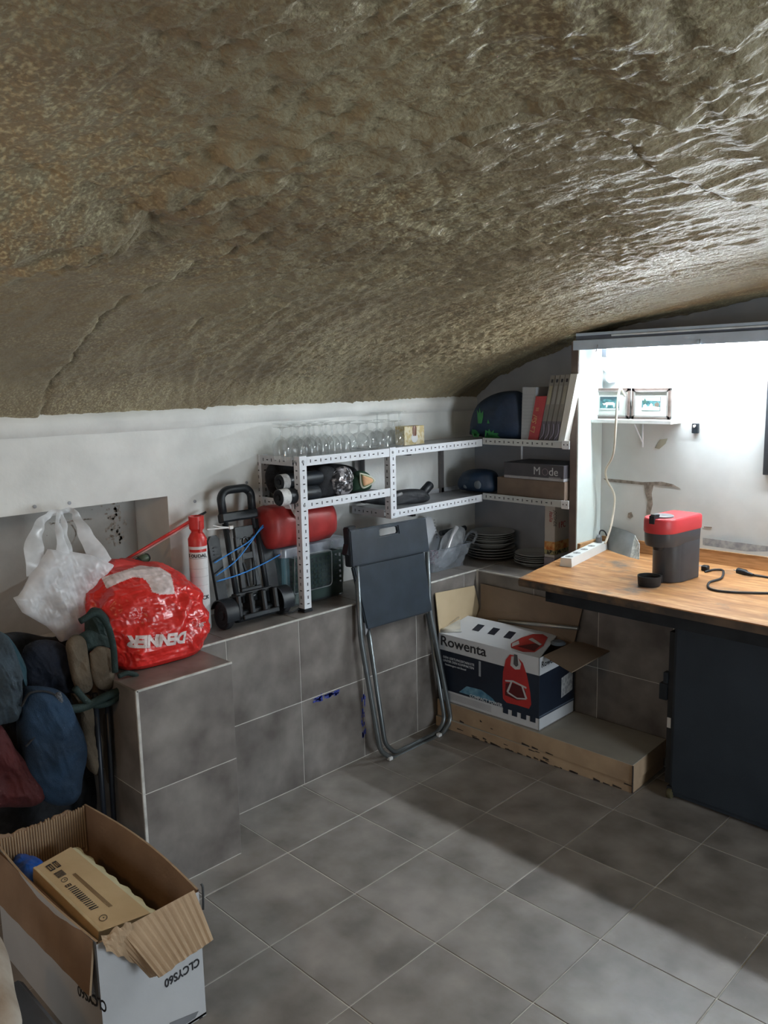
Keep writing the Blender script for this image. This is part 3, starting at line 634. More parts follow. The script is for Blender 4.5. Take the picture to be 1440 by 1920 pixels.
mb = MB(); ya, yb_ = .46, .62; mb.tube(rounded([(cbx1+.001, ya-.03, cbz-.034), (cbx1+.001, yb_, cbz-.036), (cbx1-.008, yb_+.005, cbz-.185), (cbx1-.008, ya-.03, cbz-.185)], .02), .0022, 6, closed=True); obj('clasp', mb, GL('clasp_plastic', (.9, .93, .93), .2, .1, cloudy=.5), t, smooth=True)
bk_ = thing('plastic_basket', 'dark green slotted plastic basket inside the clear lidded box', 'basket', (-.5, .5, ZB))
gm = M('green_plastic', (.008, .050, .030), .5, var=.2); mb = MB(); bx0, bx1, by0, by1 = cbx0+.025, cbx1-.022, .44, .695
mb.box(bx0, bx1, by0, by1, ZB+.006, ZB+.012)
for z in (ZB+.012, ZB+.06, ZB+.082, ZB+.104, ZB+.126, ZB+.148, ZB+.175): hh = .038 if z < ZB+.02 else .009; mb.box(bx1-.003, bx1, by0, by1, z, z+hh); mb.box(bx0, bx1, by0, by0+.003, z, z+hh); mb.box(bx0, bx1, by1-.003, by1, z, z+hh)
n = 12
for k in range(n+1): y = by0+(by1-by0)*k/n; mb.box(bx1-.003, bx1, y-.004, y+.004, ZB+.05, ZB+.18)
mb.box(bx0-.004, bx1+.003, by0-.004, by0+.006, ZB+.18, ZB+.188); mb.box(bx1-.006, bx1+.003, by0, by1, ZB+.18, ZB+.188)
obj('basket_body', mb, gm, bk_)
mb = MB(); mb.box(bx0+.006, bx1-.006, by0+.006, by1-.006, ZB+.012, ZB+.16, b=.008); tag(obj('folded_cloth', mb, M('teal_cloth', (.012, .05, .055), .9, bump=.4)), 'dark folded cloth packed inside the green basket', 'cloth')
mb = MB(); mb.box(cbx0+.03, cbx1-.03, .392, .432, ZB+.006, ZB+.20, b=.006); tag(obj('blue_folder', mb, M('blue_green_card', (.03, .13, .16), .6, c2=(.06, .20, .24), sc=20)), 'upright blue-green folder in the clear box, left of the basket', 'folder')
t = thing('sleeping_bag', 'bright red stuffed sleeping bag roll lying on the clear lidded box', 'bag', (-.49, .47, cbz))
def srow(y, rx, rz, zc_, k):
    out = []
    for a in np.linspace(0, 2*math.pi, 40, endpoint=False):
        n_ = 1+.035*float(fbm(y*14+a*.8, math.cos(a)*2, k*.1))+.03*math.sin(a*9+y*10)*(1 if k in (1, 2, 14, 15) else .3)+.03*float(ridge(y*9+a*.5, a*1.3, k*.3))
        ca, sa = math.cos(a), math.sin(a); ex = .75
        out.append((-.505+rx*n_*math.copysign(abs(ca)**ex, ca), y, zc_+rz*n_*math.copysign(abs(sa)**ex, sa)))
    return out
rows = [srow(.318+.345*t_, .080*s_, .080*s_, cbz+.084-.004*t_, k) for k, (t_, s_) in enumerate([(0, .02), (.0, .45), (.01, .72), (.04, .95), (.1, 1), (.2, 1.0), (.3, 1.01), (.4, 1), (.5, 1), (.6, .99), (.7, .98), (.8, .97), (.9, .93), (.97, .78), (1, .55), (1.0, .30), (.995, .02)])]
mb = MB().grid(np.array(rows), wrapv=True); sbm = mb
obj('stuffed_bag', mb, M('red_nylon', (.34, .030, .028), .45, var=.15, bump=.2, bsc=30), t, smooth=True)
lp = [P(a, b, 0, -.420) for a, b in [(541, 945), (553, 944), (558, 958), (557, 972), (549, 962)]]
mb = MB().slab(lp, (1, 0, 0), .001); obj('care_label', mb, paper, t)
# ---------------------------------------------------------------- spray can and zip tie
c_ = P(368, 978, 0, -.49); cy_ = c_.y; cx_ = -.49; rc = .033
t = thing('foam_can', 'red-topped spray can with a white printed label standing on the bench', 'can', (cx_, cy_, ZB))
mb = MB().lathe([(rc-.002, 0), (rc, .004), (rc, .305)], (cx_, cy_, ZB), 32); mb.f = mb.f; obj('label_sleeve', mb, paper, t, smooth=40)
mb = MB().lathe([(rc-.0005, .300), (rc-.0005, .330), (rc-.008, .345), (.020, .352), (.019, .362)], (cx_, cy_, ZB), 32); obj('shoulder', mb, red, t, smooth=30)
mb = MB().lathe([(.019, .357), (.026, .366), (.027, .410), (.020, .411), (.019, .392), (0, .392)], (cx_, cy_, ZB), 28)
mb.box(cx_+.012, cx_+.03, cy_-.006, cy_+.006, ZB+.352, ZB+.395, b=.002); obj('valve_cap', mb, red, t, smooth=30)
def wrap(zc0, h, a0, a1, mat, nm, rr=rc+.0006):
    g_ = [[(cx_+rr*math.cos(a), cy_+rr*math.sin(a), z) for a in np.linspace(a0, a1, 14)] for z in (zc0, zc0+h)]; obj(nm, MB().grid(np.array(g_)), mat, t, smooth=True)
wrap(ZB+.285, .010, -1.6, .5, red, 'red_stripe'); 
for z in (.225, .196, .165): wrap(ZB+z, .0012, -1.7, .6, M('grey_line', (.45, .45, .45), .7), 'print_line')
wrap(ZB+.262, .0012, -1.7, .6, ink, 'print_line')
def cantext(s_, z, size):
    # letters bent round the can, facing the room
    n_ = len(s_); a_ = -.60-n_/2*size*.74/rc
    for k, ch in enumerate(s_):
        a = a_+k*size*.74/rc
        if ch != ' ': text(ch, Vector((cx_+(rc+.0012)*math.cos(a), cy_+(rc+.0012)*math.sin(a), ZB+z)), (-math.sin(a), math.cos(a), 0), (0, 0, 1), size, ink, t, bold=.0004)
cantext('SOUDAL', .267, .0165); cantext('CLICK', .115, .019)
t = thing('cable_tie', 'off-white plastic strip resting across the can top and the trolley', 'cable tie', (-.47, .12, ZB+.40))
a, b = P(388, 993, 0, -.46), P(432, 989, 0, -.46); a2 = P(398, 985, 0, -.46)
mb = MB().tube([a, a.lerp(b, .6), b], .0028, 6); mb.tube([a2, P(412, 988, 0, -.46), b], .0022, 6); obj('strap', mb, paper, t)
mb = MB(); mb.box(b.x-.005, b.x+.005, b.y-.006, b.y+.01, b.z-.006, b.z+.006, b=.001); obj('lock_head', mb, paper, t)
# ---------------------------------------------------------------- luggage trolley
tr = thing('luggage_trolley', 'folded black luggage trolley leaning on the wall, tied with blue elastic cord', 'trolley', (-.44, .235, ZB))
TL = Matrix.Translation((-.412, .212, ZB)) @ Matrix.Rotation(math.radians(-15), 4, 'Y') @ Matrix.Rotation(math.radians(90), 4, 'Z') @ Matrix(((1, 0, .085, 0), (0, 1, 0, 0), (0, 0, 1.03, 0), (0, 0, 0, 1)))
# local: x sideways (world +y), y away from the room (world -x), z up the frame
def tl(name, mb, mat, smooth=False, parent=None): return obj(name, mb.xf(TL), mat, parent or tr, smooth=smooth)
lean = -.055
def LX(z): return lean*z/.45     # the frame leans a little to the left
tb = MB()
for s_ in (-1, 1):
    x = s_*.068; mb = MB().tube([(x, .0, .06), (x*1.0-.012, .0, .365)], .0105, 12); tl('outer_tube', mb, black, True)
    mb = MB().tube([(x*.9-.012, .0, .33), (x*.9-.016, .0, .44)], .0085, 12); tl('inner_tube', mb, blackm, True)
mb = MB().tube(rounded([(-.082, 0, .395), (-.084, 0, .462), (-.060, -.002, .482), (.028, -.002, .482), (.052, 0, .462), (.048, 0, .395)], .03), .0155, 12); tl('grip', mb, black, True)
mb = MB(); mb.box(-.098, .064, -.016, .018, .368, .402, b=.005); tl('crossbar', mb, black)
for s_ in (-1, 1):   # wing panels of the folding platform
    x0, x1 = (-.150, -.098) if s_ < 0 else (.085, .140); sh = -.006
    pts = [(x0+.012, .012, .07), (x1+.0, .012, .07), (x1+sh, .012, .315), (x1+sh-.01, .012, .33), (x0+.018+sh, .012, .33), (x0+.004+sh, .012, .31)] if s_ < 0 else [(x0, .012, .07), (x1-.008, .012, .07), (x1-.004+sh, .012, .30), (x1-.02+sh, .012, .33), (x0+sh+.006, .012, .335), (x0+sh, .012, .31)]
    mb = MB().slab(pts, (0, 1, 0), .016); tl('platform_wing', mb, black)
    for k in range(3):
        mb2 = MB(); mb2.box((x0+x1)/2-.012, (x0+x1)/2+.010, .009, .012, .285-.012*k, .289-.012*k); tl('rib', mb2, blackm)
mb = MB()   # centre plate with two openings
cx0, cx1 = -.042, .036
for (xa, xb2, za, zb2) in ((cx0-.006, cx1+.006, .075, .125), (cx0-.006, cx0+.016, .125, .31), (cx1-.016, cx1, .125, .31), (cx0+.014, cx1-.014, .225, .25), (cx0-.004, cx1+.002, .30, .345)): mb.box(xa, xb2, -.006, .010, za, zb2, b=.002)
mb.tube([(-.004+.012*math.cos(a), -.004, .288+.015*math.sin(a)) for a in np.linspace(0, 6.283, 17)[:-1]], .005, 6, closed=True)
mb.tube([(cx0+.016, -.005, .215), (cx0+.024, -.006, .18), (cx0+.027, -.006, .13)], .006, 6); mb.tube([(cx1-.016, -.005, .215), (cx1-.022, -.006, .18), (cx1-.026, -.006, .13)], .006, 6)
tl('centre_plate', mb, black, 30)
mb = MB().lathe([(.0155, 0), (.0155, .002), (0, .003)], (0, 0, 0), 24, ax=1, sy=.62); mb.xf(Matrix.Translation((-.003, -.0065, .100)) @ Matrix.Rotation(math.pi, 4, 'X')); tl('badge', mb, greym, 30)
for s_ in (-1, 1):   # wheels with their arched guards
    xw = s_*.118; 
    mb = MB().lathe([(0, -.014), (.014, -.014), (.018, -.010), (.034, -.010), (.038, -.014), (.047, -.014), (.050, -.010), (.050, .010), (.047, .014), (0, .014)], (xw-s_*.012+s_*.022, .004, .050), 32, ax=0); wh = tl('wheel', mb, blackm, 35)
    G_ = []
    for xx in (xw-.034, xw+.018) if s_ < 0 else (xw-.018, xw+.034):
        G_.append([(xx, .004-.056*math.cos(a), .050+.056*math.sin(a)) for a in np.linspace(-.5, 2.6, 18)])
    a_, b_ = G_; mb = MB().grid(np.array([a_, b_])); in_ = [[(p[0], .004+(p[1]-.004)*.93, .05+(p[2]-.05)*.93) for p in g_] for g_ in G_]; mb.grid(np.array(in_)); mb.grid(np.array([a_, in_[0]])); mb.grid(np.array([b_, in_[1]])); tl('wheel_guard', mb, black, 35)
mb = MB(); mb.box(-.085, .085, -.020, .022, .012, .052, b=.006)
for xx in (-.085, -.030, .026, .078): mb.box(xx-.010, xx+.010, -.040, .02, .028, .108, b=.005)
mb.box(-.08, .08, -.048, -.036, .018, .036, b=.003); mb.box(-.082, .084, -.012, .02, .095, .115, b=.004)
tl('axle_housing', mb, black)
cord = M('blue_elastic', (.02, .17, .52), .55, sc=300, c2=(.05, .28, .70))
for pts in ([(-.150, -.008, .235), (-.07, -.016, .262), (0, -.018, .285), (.07, -.016, .325), (.13, -.004, .345)], [(-.150, -.008, .19), (-.07, -.018, .225), (0, -.02, .275), (.06, -.018, .325), (.10, -.010, .345)], [(-.150, -.008, .170), (-.05, -.016, .178), (.05, -.016, .196), (.145, -.008, .218)]):
    tl('elastic_cord', MB().tube(spline(pts), .0026, 8), cord, True)
mb = MB().tube(spline([(.115, -.02, .006), (.14, -.035, .003), (.17, -.03, .006), (.19, -.02, .004)]), .003, 6); tl('cord_hook', mb, blackm, True)
# ---------------------------------------------------------------- red carrier bag
RB = thing('carrier_bag', 'full red carrier bag with white upside-down lettering on the end of the bench', 'bag', (-.40, -.24, ZB))
def bagrow(t_):
    # t_ 0..1 from base to top: centre x, centre y, half x, half y
    K = np.array([(0, -.40, -.235, .150, .150), (.06, -.40, -.238, .165, .162), (.2, -.405, -.232, .17, .180), (.4, -.42, -.228, .165, .190), (.6, -.43, -.24, .15, .180), (.75, -.44, -.25, .13, .162), (.88, -.455, -.258, .10, .13), (.96, -.46, -.262, .065, .095), (1, -.46, -.262, .012, .03)])
    return [np.interp(t_, K[:, 0], K[:, i]) for i in range(1, 5)]
rows = []; nA = 320; nT = 190
for i in range(nT+1):
    t_ = (i/nT)**.92 if i < nT else 1.; cx2, cy2, hx, hy = bagrow(t_); A = np.linspace(0, 2*np.pi, nA, endpoint=False)
    ca, sa = np.cos(A), np.sin(A); ex = .62+.3*t_; X = cx2+hx*np.sign(ca)*np.abs(ca)**ex; Y = cy2+hy*np.sign(sa)*np.abs(sa)**ex; Z = np.full(nA, ZB+.296*t_-.012*t_*np.cos(A-1))
    w1 = ridge(X*7+Z*3, Y*9-Z*5, Z*6, 2)*.010+ridge(X*22, Y*22+Z*6, Z*20, 3)*.006+fbm(X*6, Y*6, Z*6, 3)*.018
    m_ = min(1, t_*6+.25)*(1 if t_ < .97 else .4); X = X+ca*w1*m_; Y = Y+sa*w1*m_; Z = Z+(w1*.4*m_ if t_ > .5 else 0)+(.003 if i == 0 else 0)
    rows.append(np.stack([X, Y, np.maximum(Z, ZB+.001)], 1))
G = np.array(rows); bagmb = MB().grid(G, wrapv=True); bagmb.add([tuple(p) for p in G[0]], [tuple(range(nA))]); bagmb.add([tuple(p) for p in G[-1]], [tuple(range(nA))])
# flat white print across the shoulder of the bag
def inpoly(p, poly):
    x, y = p; c = False
    for i in range(len(poly)):
        (x1, y1), (x2, y2) = poly[i], poly[i-1]
        if (y1 > y) != (y2 > y) and x < (x2-x1)*(y-y1)/(y2-y1)+x1: c = not c
    return c
def pix(v):
    d = Vector(v)-CAMP; z = d.dot(fw); return (720+FPX*d.dot(RT)/z, 960-FPX*d.dot(UP)/z)
swoosh = [P(a, b, 0, -.3) for a, b in [(190, 1083), (225, 1072), (262, 1060), (300, 1064), (320, 1076), (326, 1100), (328, 1114), (300, 1115), (285, 1110), (280, 1096), (268, 1084), (250, 1082), (225, 1092), (200, 1104)]]
sw = [(p.y, p.z) for p in swoosh]
for i, f in enumerate(bagmb.f):
    c = sum((bagmb.v[k] for k in f), Vector())/len(f); t_ = (-.3-CAMP.x)/(c.x-CAMP.x); q = CAMP+(c-CAMP)*t_
    if len(f) == 4 and c.x > -.50 and inpoly((q.y, q.z), sw): bagmb.mi[i] = 1
redbag = M('shiny_red_bag', (.62, .022, .018), .28, var=.12, sc=9, bump=.35, bsc=45, spec=.7); whitep = M('white_print_on_red', (.66, .55, .54), .5, sc=60, var=.15)
ob_ = obj('bag_body', bagmb, [redbag, whitep], RB, smooth=True); bv = bvh_of(bagmb)
yo = P(346, 1183, 0, -.25)
text('DENNER', (-.10, yo.y, yo.z), (0, -1, .13), (0, -.08, -1), .047, whitep, RB, bvh=bv, pdir=(-1, 0, 0), off=.0022, slant=.25, bold=.0028, stretch=1.02, label='white lettering printed upside down')
text('erialb', (-.10, yo.y+.085, yo.z+.014), (0, -1, .13), (0, -.08, -1), .028, whitep, RB, bvh=bv, pdir=(-1, 0, 0), off=.0022, slant=.1, bold=.0006) if False else None
text('..ale', (-.10, yo.y+.088, yo.z+.008), (0, -1, .2), (0, -.08, -1), .026, whitep, RB, bvh=bv, pdir=(-1, 0, 0), off=.0022, bold=.0004)
# ---------------------------------------------------------------- umbrella shafts behind the bag
t = thing('red_pole', 'thin red pole with a dark tip leaning above the red carrier bag', 'pole', (-.55, -.1, .95))
a, b = P(210, 1064, 0, -.55), P(386, 960, 0, -.575)
mb = MB().tube([a, a.lerp(b, .9)], [.004, .0065], 10); obj('shaft', mb, red, t, smooth=True)
mb = MB().tube([a.lerp(b, .05)+Vector((0, 0, -.010)), a.lerp(b, .85)+Vector((0, 0, -.010))], .003, 8); obj('rib', mb, M('pale_pink', (.62, .35, .33), .5), t, smooth=True)
mb = MB().tube([a.lerp(b, .9), b], [.007, .0035], 10); obj('tip', mb, ink, t, smooth=True)
t = thing('torch', 'dark green and black ribbed cylinder poking out behind the red carrier bag', 'torch', (-.5, -.2, .93))
a, b = P(190, 1085, 0, -.52), P(278, 1044, 0, -.54)
mb = MB().tube([a, a.lerp(b, .8)], .013, 14); obj('barrel', mb, blackm, t, smooth=40)
mb = MB().tube([a.lerp(b, .8), a.lerp(b, .82), a.lerp(b, .9), a.lerp(b, .97)], [.014, .0165, .0165, .014], 14); obj('collar', mb, M('olive_plastic', (.05, .075, .04), .5), t, smooth=40)
mb = MB().tube([a.lerp(b, .97), b], [.0155, .013], 14); obj('end_cap', mb, black, t, smooth=40)
# ---------------------------------------------------------------- white plastic bag on the wall
WB = thing('plastic_bag', 'thin white plastic bag hanging by its handles on the wall of the niche', 'bag', (-.52, -.44, 1.14))
wpm = GL('thin_white_plastic', (.95, .96, .97), .12, .28, cloudy=.92, ccol=(.93, .95, .98)); XW = -.44
body = [(92, 1030), (60, 1072), (35, 1118), (26, 1122), (45, 1150), (88, 1175), (105, 1190), (113, 1203), (135, 1196), (150, 1190), (178, 1152), (196, 1125), (190, 1090), (210, 1058), (170, 1040), (130, 1034)]
mb = pillow([P(a, b, 0, XW) for a, b in body], 'sharp', (1, 0, 0), .030, .012, 13, nr=90, na=340, ex=7, folds=.012)
obj('bag_body', mb, wpm, WB, smooth=True)
_bw = bvh_of(mb)
for (px_, py_, rr_, c_) in ((182, 1102, .010, (.75, .55, .10)), (186, 1113, .012, (.70, .48, .12)), (181, 1118, .008, (.55, .60, .25)), (185, 1130, .009, (.70, .72, .55))):
    p_ = P(px_, py_, 0, XW); h_ = _bw.ray_cast(p_+Vector((.3, 0, 0)), Vector((-1, 0, 0)))
    if h_[0]:
        pm_ = MB(); pts_ = []
        for k in range(9):
            a_ = 2*math.pi*k/9; q_ = p_+Vector((.3, rr_*math.cos(a_)*random.uniform(.5, 1.2), rr_*.7*math.sin(a_)*random.uniform(.5, 1.2))); g_ = _bw.ray_cast(q_, Vector((-1, 0, 0))); pts_.append((g_[0] if g_[0] else h_[0])+Vector((.0015, 0, 0)))
        pm_.add(pts_+[h_[0]+Vector((.002, 0, 0))], [(k, (k+1) % 9, 9) for k in range(9)]); obj('faded_print', pm_, M('faded_%.2f' % c_[1], c_, .5), WB)
def strip(pix_, wds, x, nm='handle'):
    L_ = []; R_ = []
    pc = spline([P(a, b, 0, x+dx) for (a, b, dx) in pix_], 6); wd = np.interp(np.linspace(0, 1, len(pc)), np.linspace(0, 1, len(wds)), wds)
    for i, p in enumerate(pc):
        d = (pc[min(i+1, len(pc)-1)]-pc[max(i-1, 0)]).normalized(); s_ = Vector((0, -d.z, d.y)).normalized()*wd[i]
        L_.append(p-s_+Vector((.006*math.sin(i*1.1), 0, 0))); R_.append(p+s_+Vector((-.006*math.cos(i*.9), 0, 0)))
    mid = [(a+b)/2+Vector((.008, 0, 0)) for a, b in zip(L_, R_)]
    mb = MB().grid(np.array([[tuple(v) for v in r] for r in (L_, mid, R_)])); obj(nm, mb, wpm, WB, smooth=True)
strip([(70, 1078, 0), (64, 1030, -.01), (72, 990, -.04), (88, 968, -.07), (108, 961, -.09), (118, 975, -.06), (120, 1010, -.02), (128, 1050, 0)], [.03, .03, .018, .010, .010, .010, .016, .02], XW)
strip([(118, 1040, .01), (112, 1000, -.02), (108, 970, -.07), (122, 957, -.10), (138, 960, -.09), (152, 985, -.06), (170, 1020, -.03), (196, 1058, 0)], [.02, .012, .008, .008, .009, .018, .028, .03], XW+.005)
mb = MB().tube([P(112, 958, 0, XL+.0), P(112, 958, 0, XL+.0)+Vector((.05, 0, .004))], .0022, 8); obj('nail', mb, steel, wall_left)
# ---------------------------------------------------------------- heap of folded camping gear
def soft(name, label, cat, pts, x, th, mat, wr=.008, ws=14, folds=.022, parent=None, sd=1., nrm=(1, 0, 0)):
    mb = pillow([P(a, b, 0, x) for a, b in pts], None, nrm, th, wr, ws, seed=sd, folds=folds, nr=36, na=150, ex=4.5)
    o = obj(name, mb, mat, parent, smooth=True)
    if cat: tag(o, label, cat)
    return o
navy = M('navy_cloth', (.006, .010, .022), .85, var=.3, bump=.4, bsc=200); bluec = M('blue_cloth', (.005, .024, .055), .85, var=.35, sc=9, bump=.5, bsc=260)
soft('shade_backing', 'added black coat hanging behind the camping gear', 'backing', [(-40, 1200), (30, 1185), (100, 1195), (150, 1170), (172, 1230), (180, 1350), (190, 1540), (120, 1570), (0, 1580), (-60, 1500)], -.46, .03, blackf, sd=11)  # added dark sheet where only shade lies behind the gear
soft('navy_bag', 'dark navy cloth bag upright behind the blue seat bag', 'bag', [(42, 1290), (38, 1235), (60, 1205), (95, 1200), (122, 1215), (126, 1270), (120, 1320), (70, 1330)], -.36, .05, navy, sd=2)
t = thing('blue_bag', 'blue padded cloth bag with black mesh edge among the camping gear', 'bag', (-.26, -.62, .35))
soft('padded_side', None, None, [(35, 1320), (50, 1292), (85, 1288), (118, 1300), (140, 1345), (158, 1400), (150, 1450), (135, 1500), (90, 1505), (50, 1470), (38, 1400)], -.24, .06, bluec, parent=t, sd=3, folds=.016)
a_ = [P(a, b, 0, -.205) for a, b in [(108, 1300), (118, 1340), (124, 1400), (125, 1450), (120, 1490)]]; mb = MB().tube(spline(a_), .010, 8); obj('mesh_edge', mb, M('dark_mesh', (.03, .035, .045), .8, sc=300, c2=(.10, .11, .13), rampw=(.48, .52)), t, smooth=True)
soft('grey_blanket', 'grey-blue fleece rolled at the left of the camping gear', 'blanket', [(-40, 1200), (0, 1185), (25, 1225), (36, 1290), (30, 1340), (0, 1355), (-40, 1350)], -.27, .06, M('grey_blue_fleece', (.03, .045, .058), .95, var=.25, bump=.6, bsc=150), sd=4)
soft('teal_jacket', 'dark teal fabric piece hanging above the grey fleece', 'cloth', [(-30, 1230), (-20, 1185), (8, 1188), (30, 1215), (45, 1250), (44, 1290), (20, 1260)], -.33, .03, M('teal_dark', (.02, .06, .08), .9, bump=.4), sd=5)
soft('red_bag', 'dark red cloth bag low at the left edge under the fleece', 'bag', [(-50, 1370), (-5, 1355), (25, 1400), (60, 1440), (86, 1480), (60, 1505), (10, 1510), (-50, 1500)], -.25, .05, M('dark_red_cloth', (.055, .005, .006), .85, var=.2, bump=.4, bsc=150), sd=6)
mb = MB().tube(spline([P(a, b, 0, -.205) for a, b in [(40, 1325), (56, 1300), (88, 1297), (112, 1312), (136, 1352), (152, 1402), (146, 1448), (132, 1496)]]), .0035, 6); obj('piping', mb, blackf, t, smooth=True)
mb = MB().tube(spline([P(a, b, 0, -.19) for a, b in [(48, 1400), (70, 1380), (100, 1372), (128, 1385)]]), .003, 6); obj('seam', mb, blackf, t, smooth=True)
camp = thing('camping_chair', 'folded camping chair with beige seat cloth, green edging and dark tube legs', 'chair', (-.36, -.50, 0))
beige = M('beige_canvas', (.11, .085, .058), .9, var=.25, bump=.5, bsc=200); greenc = M('dark_green_webbing', (.007, .022, .020), .8, bump=.5, bsc=300)
XC = -.27
def greenc_(): return greenc
soft('seat_cloth', None, None, [(128, 1235), (126, 1205), (142, 1190), (160, 1200), (166, 1240), (172, 1290), (150, 1300), (136, 1275)], XC, .022, beige, parent=camp, sd=7, folds=.010)
soft('seat_cloth', None, None, [(168, 1225), (185, 1212), (208, 1220), (213, 1260), (208, 1290), (186, 1292), (172, 1270)], XC+.01, .014, beige, parent=camp, sd=17, folds=.007)
soft('seat_cloth', None, None, [(140, 1195), (170, 1180), (205, 1195), (212, 1215), (185, 1212), (150, 1225)], XC-.03, .02, greenc_(), parent=camp, sd=27, folds=.007)
soft('side_cloth', None, None, [(135, 1300), (145, 1330), (150, 1390), (165, 1440), (185, 1450), (192, 1400), (180, 1340), (170, 1305)], XC-.02, .03, beige, parent=camp, sd=8, folds=.008)
soft('back_cloth', None, None, [(196, 1330), (215, 1300), (235, 1295), (240, 1340), (225, 1400), (205, 1470), (198, 1420)], XC-.05, .025, M('brown_canvas', (.10, .08, .06), .9), parent=camp, sd=9)
for k, (pp, r_) in enumerate([([(150, 1165), (180, 1150), (200, 1170), (212, 1210), (216, 1260)], .010), ([(130, 1330), (160, 1325), (200, 1305), (235, 1290), (258, 1268)], .013), ([(222, 1268), (240, 1262), (258, 1270), (255, 1295), (230, 1310), (205, 1300)], .008), ([(140, 1290), (170, 1320), (205, 1318), (225, 1300)], .010)]):
    mb = MB().tube(spline([P(a, b, 0, XC+.045) for a, b in pp]), r_, 8); obj('webbing_strap', mb, greenc, camp, smooth=True)
soft('hood_cloth', None, None, [(160, 1190), (165, 1150), (185, 1140), (205, 1165), (210, 1200), (190, 1215)], XC-.05, .02, greenc, parent=camp, sd=10)
for (xa, ya, xb_, yb_) in [(200, 1290, 214, 1545), (214, 1290, 238, 1560), (178, 1300, 196, 1545), (226, 1300, 244, 1530)]:
    A_ = P(xa, ya, 0, XC+.01); B_ = P(xb_, yb_, 0, XC-.0); d_ = (B_-A_); B_ = A_+d_*((A_.z-.012)/(-d_.z)); mb = MB().tube([A_, B_], .0085, 10); lg = obj('leg', mb, M('dark_blue_tube', (.02, .025, .035), .4, metal=.3), camp, smooth=True)
    mb = MB().tube([B_+Vector((0, 0, .02)), B_+Vector((0, 0, -.010))], .012, 10); obj('foot', mb, black, lg, smooth=True)
mb = MB().lathe([(.012, 0), (.012, .01), (0, .012)], tuple(P(140, 1448, 0, -.30)), 10, ax=0)
# ---------------------------------------------------------------- big open cardboard box
BX0, BX1, BY0, BY1, BH = -.185, .405, -.835, -.578, .335
OB = thing('open_box', 'large open white-printed cardboard box on the floor at the front left', 'box', ((BX0+BX1)/2, (BY0+BY1)/2, 0))
whitec = M('white_printed_card', (.50, .51, .53), .75, sc=5, c2=(.56, .57, .59), bump=.1); tk = .005
def wall_sheet(a, b, z0, z1, out, bow=0., rag=0., n=26, nm='side', flare=0.):
    """card wall from a to b (xy), outward normal out, white outside, brown inside"""
    a = np.array(a); b = np.array(b); o_ = np.array(out); rr_o = []; rr_i = []
    for z_ in np.linspace(z0, z1, 8):
        t_ = np.linspace(0, 1, n); s_ = (z_-z0)/(z1-z0)
        off = bow*np.sin(np.pi*t_)*s_**1.5+flare*s_**3
        zz = np.full(n, z_)
        if rag and z_ == z1: zz = zz+rag*(fbm(t_*14, t_*0, 3., 3)-.25)
        px_ = a[0]+(b[0]-a[0])*t_+o_[0]*off; py_ = a[1]+(b[1]-a[1])*t_+o_[1]*off
        rr_o.append(np.stack([px_, py_, zz], 1)); rr_i.append(np.stack([px_-o_[0]*tk, py_-o_[1]*tk, zz], 1))
    mb = MB(); mb.grid(np.array(rr_o), 0); mb.grid(np.array(rr_i), 1); mb.grid(np.array([rr_o[-1], rr_i[-1]]), 2)
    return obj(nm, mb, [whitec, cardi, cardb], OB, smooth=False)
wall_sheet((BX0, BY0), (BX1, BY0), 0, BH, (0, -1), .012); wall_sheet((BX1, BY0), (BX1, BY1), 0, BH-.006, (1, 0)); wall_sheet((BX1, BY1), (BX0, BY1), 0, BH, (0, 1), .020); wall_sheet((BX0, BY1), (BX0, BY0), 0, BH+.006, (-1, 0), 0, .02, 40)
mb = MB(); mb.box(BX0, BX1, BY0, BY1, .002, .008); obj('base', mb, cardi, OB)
# ribs of torn corrugation inside the far end, flap on the near-left side, flap at the near right
mb = MB()
for k in range(34):
    y = BY0+.01+(BY1-BY0-.02)*k/33; mb.tube([(BX0+tk+.001, y, BH-.13+random.uniform(-.01, .01)), (BX0+tk+.001, y, BH-.002+random.uniform(-.006, .006))], .0028, 5)
obj('torn_corrugation', mb, cardb, OB, kind='stuff')
def flap(pts_in, nm, mats, n=20, curl=0., rag=0., corr=0.):
    A_, B_, C_, D_ = [np.array(tuple(p)) for p in pts_in]   # A-B hinge, D-C free edge
    S_ = np.linspace(0, 1, n); T_ = np.linspace(0, 1, 8); nr_ = np.cross(B_-A_, D_-A_); nr_ /= np.linalg.norm(nr_); g1 = []; g2 = []
    for t_ in T_:
        r_ = []
        for s_ in S_:
            p = (A_*(1-s_)+B_*s_)*(1-t_)+(D_*(1-s_)+C_*s_)*t_
            p = p+nr_*(curl*t_*t_+corr*math.sin(s_*n*1.9)*(.3+.7*t_))
            if t_ == 1 and rag: p = p+(D_-A_)*rag*float(fbm(s_*9, 2.2, 1.))
            r_.append(p)
        g1.append(r_); g2.append([p+nr_*tk for p in r_])
    g1 = np.array(g1); g2 = np.array(g2); mb = MB(); mb.grid(g1, 0); mb.grid(g2, 1); mb.grid(np.array([g1[-1], g2[-1]]), 2); mb.grid(np.stack([g1[:, 0], g2[:, 0]]), 2); mb.grid(np.stack([g1[:, -1], g2[:, -1]]), 2)
    return obj(nm, mb, mats, OB)
# near-left outer brown flap folded down over the long side
flap([(BX0, BY0-.014, BH), (BX1-.01, BY0-.003, BH), (BX1-.008, BY0-.022, BH-.122), (BX0, BY0-.035, BH-.125)], 'flap', [cardi, cardi, cardb], corr=.001)
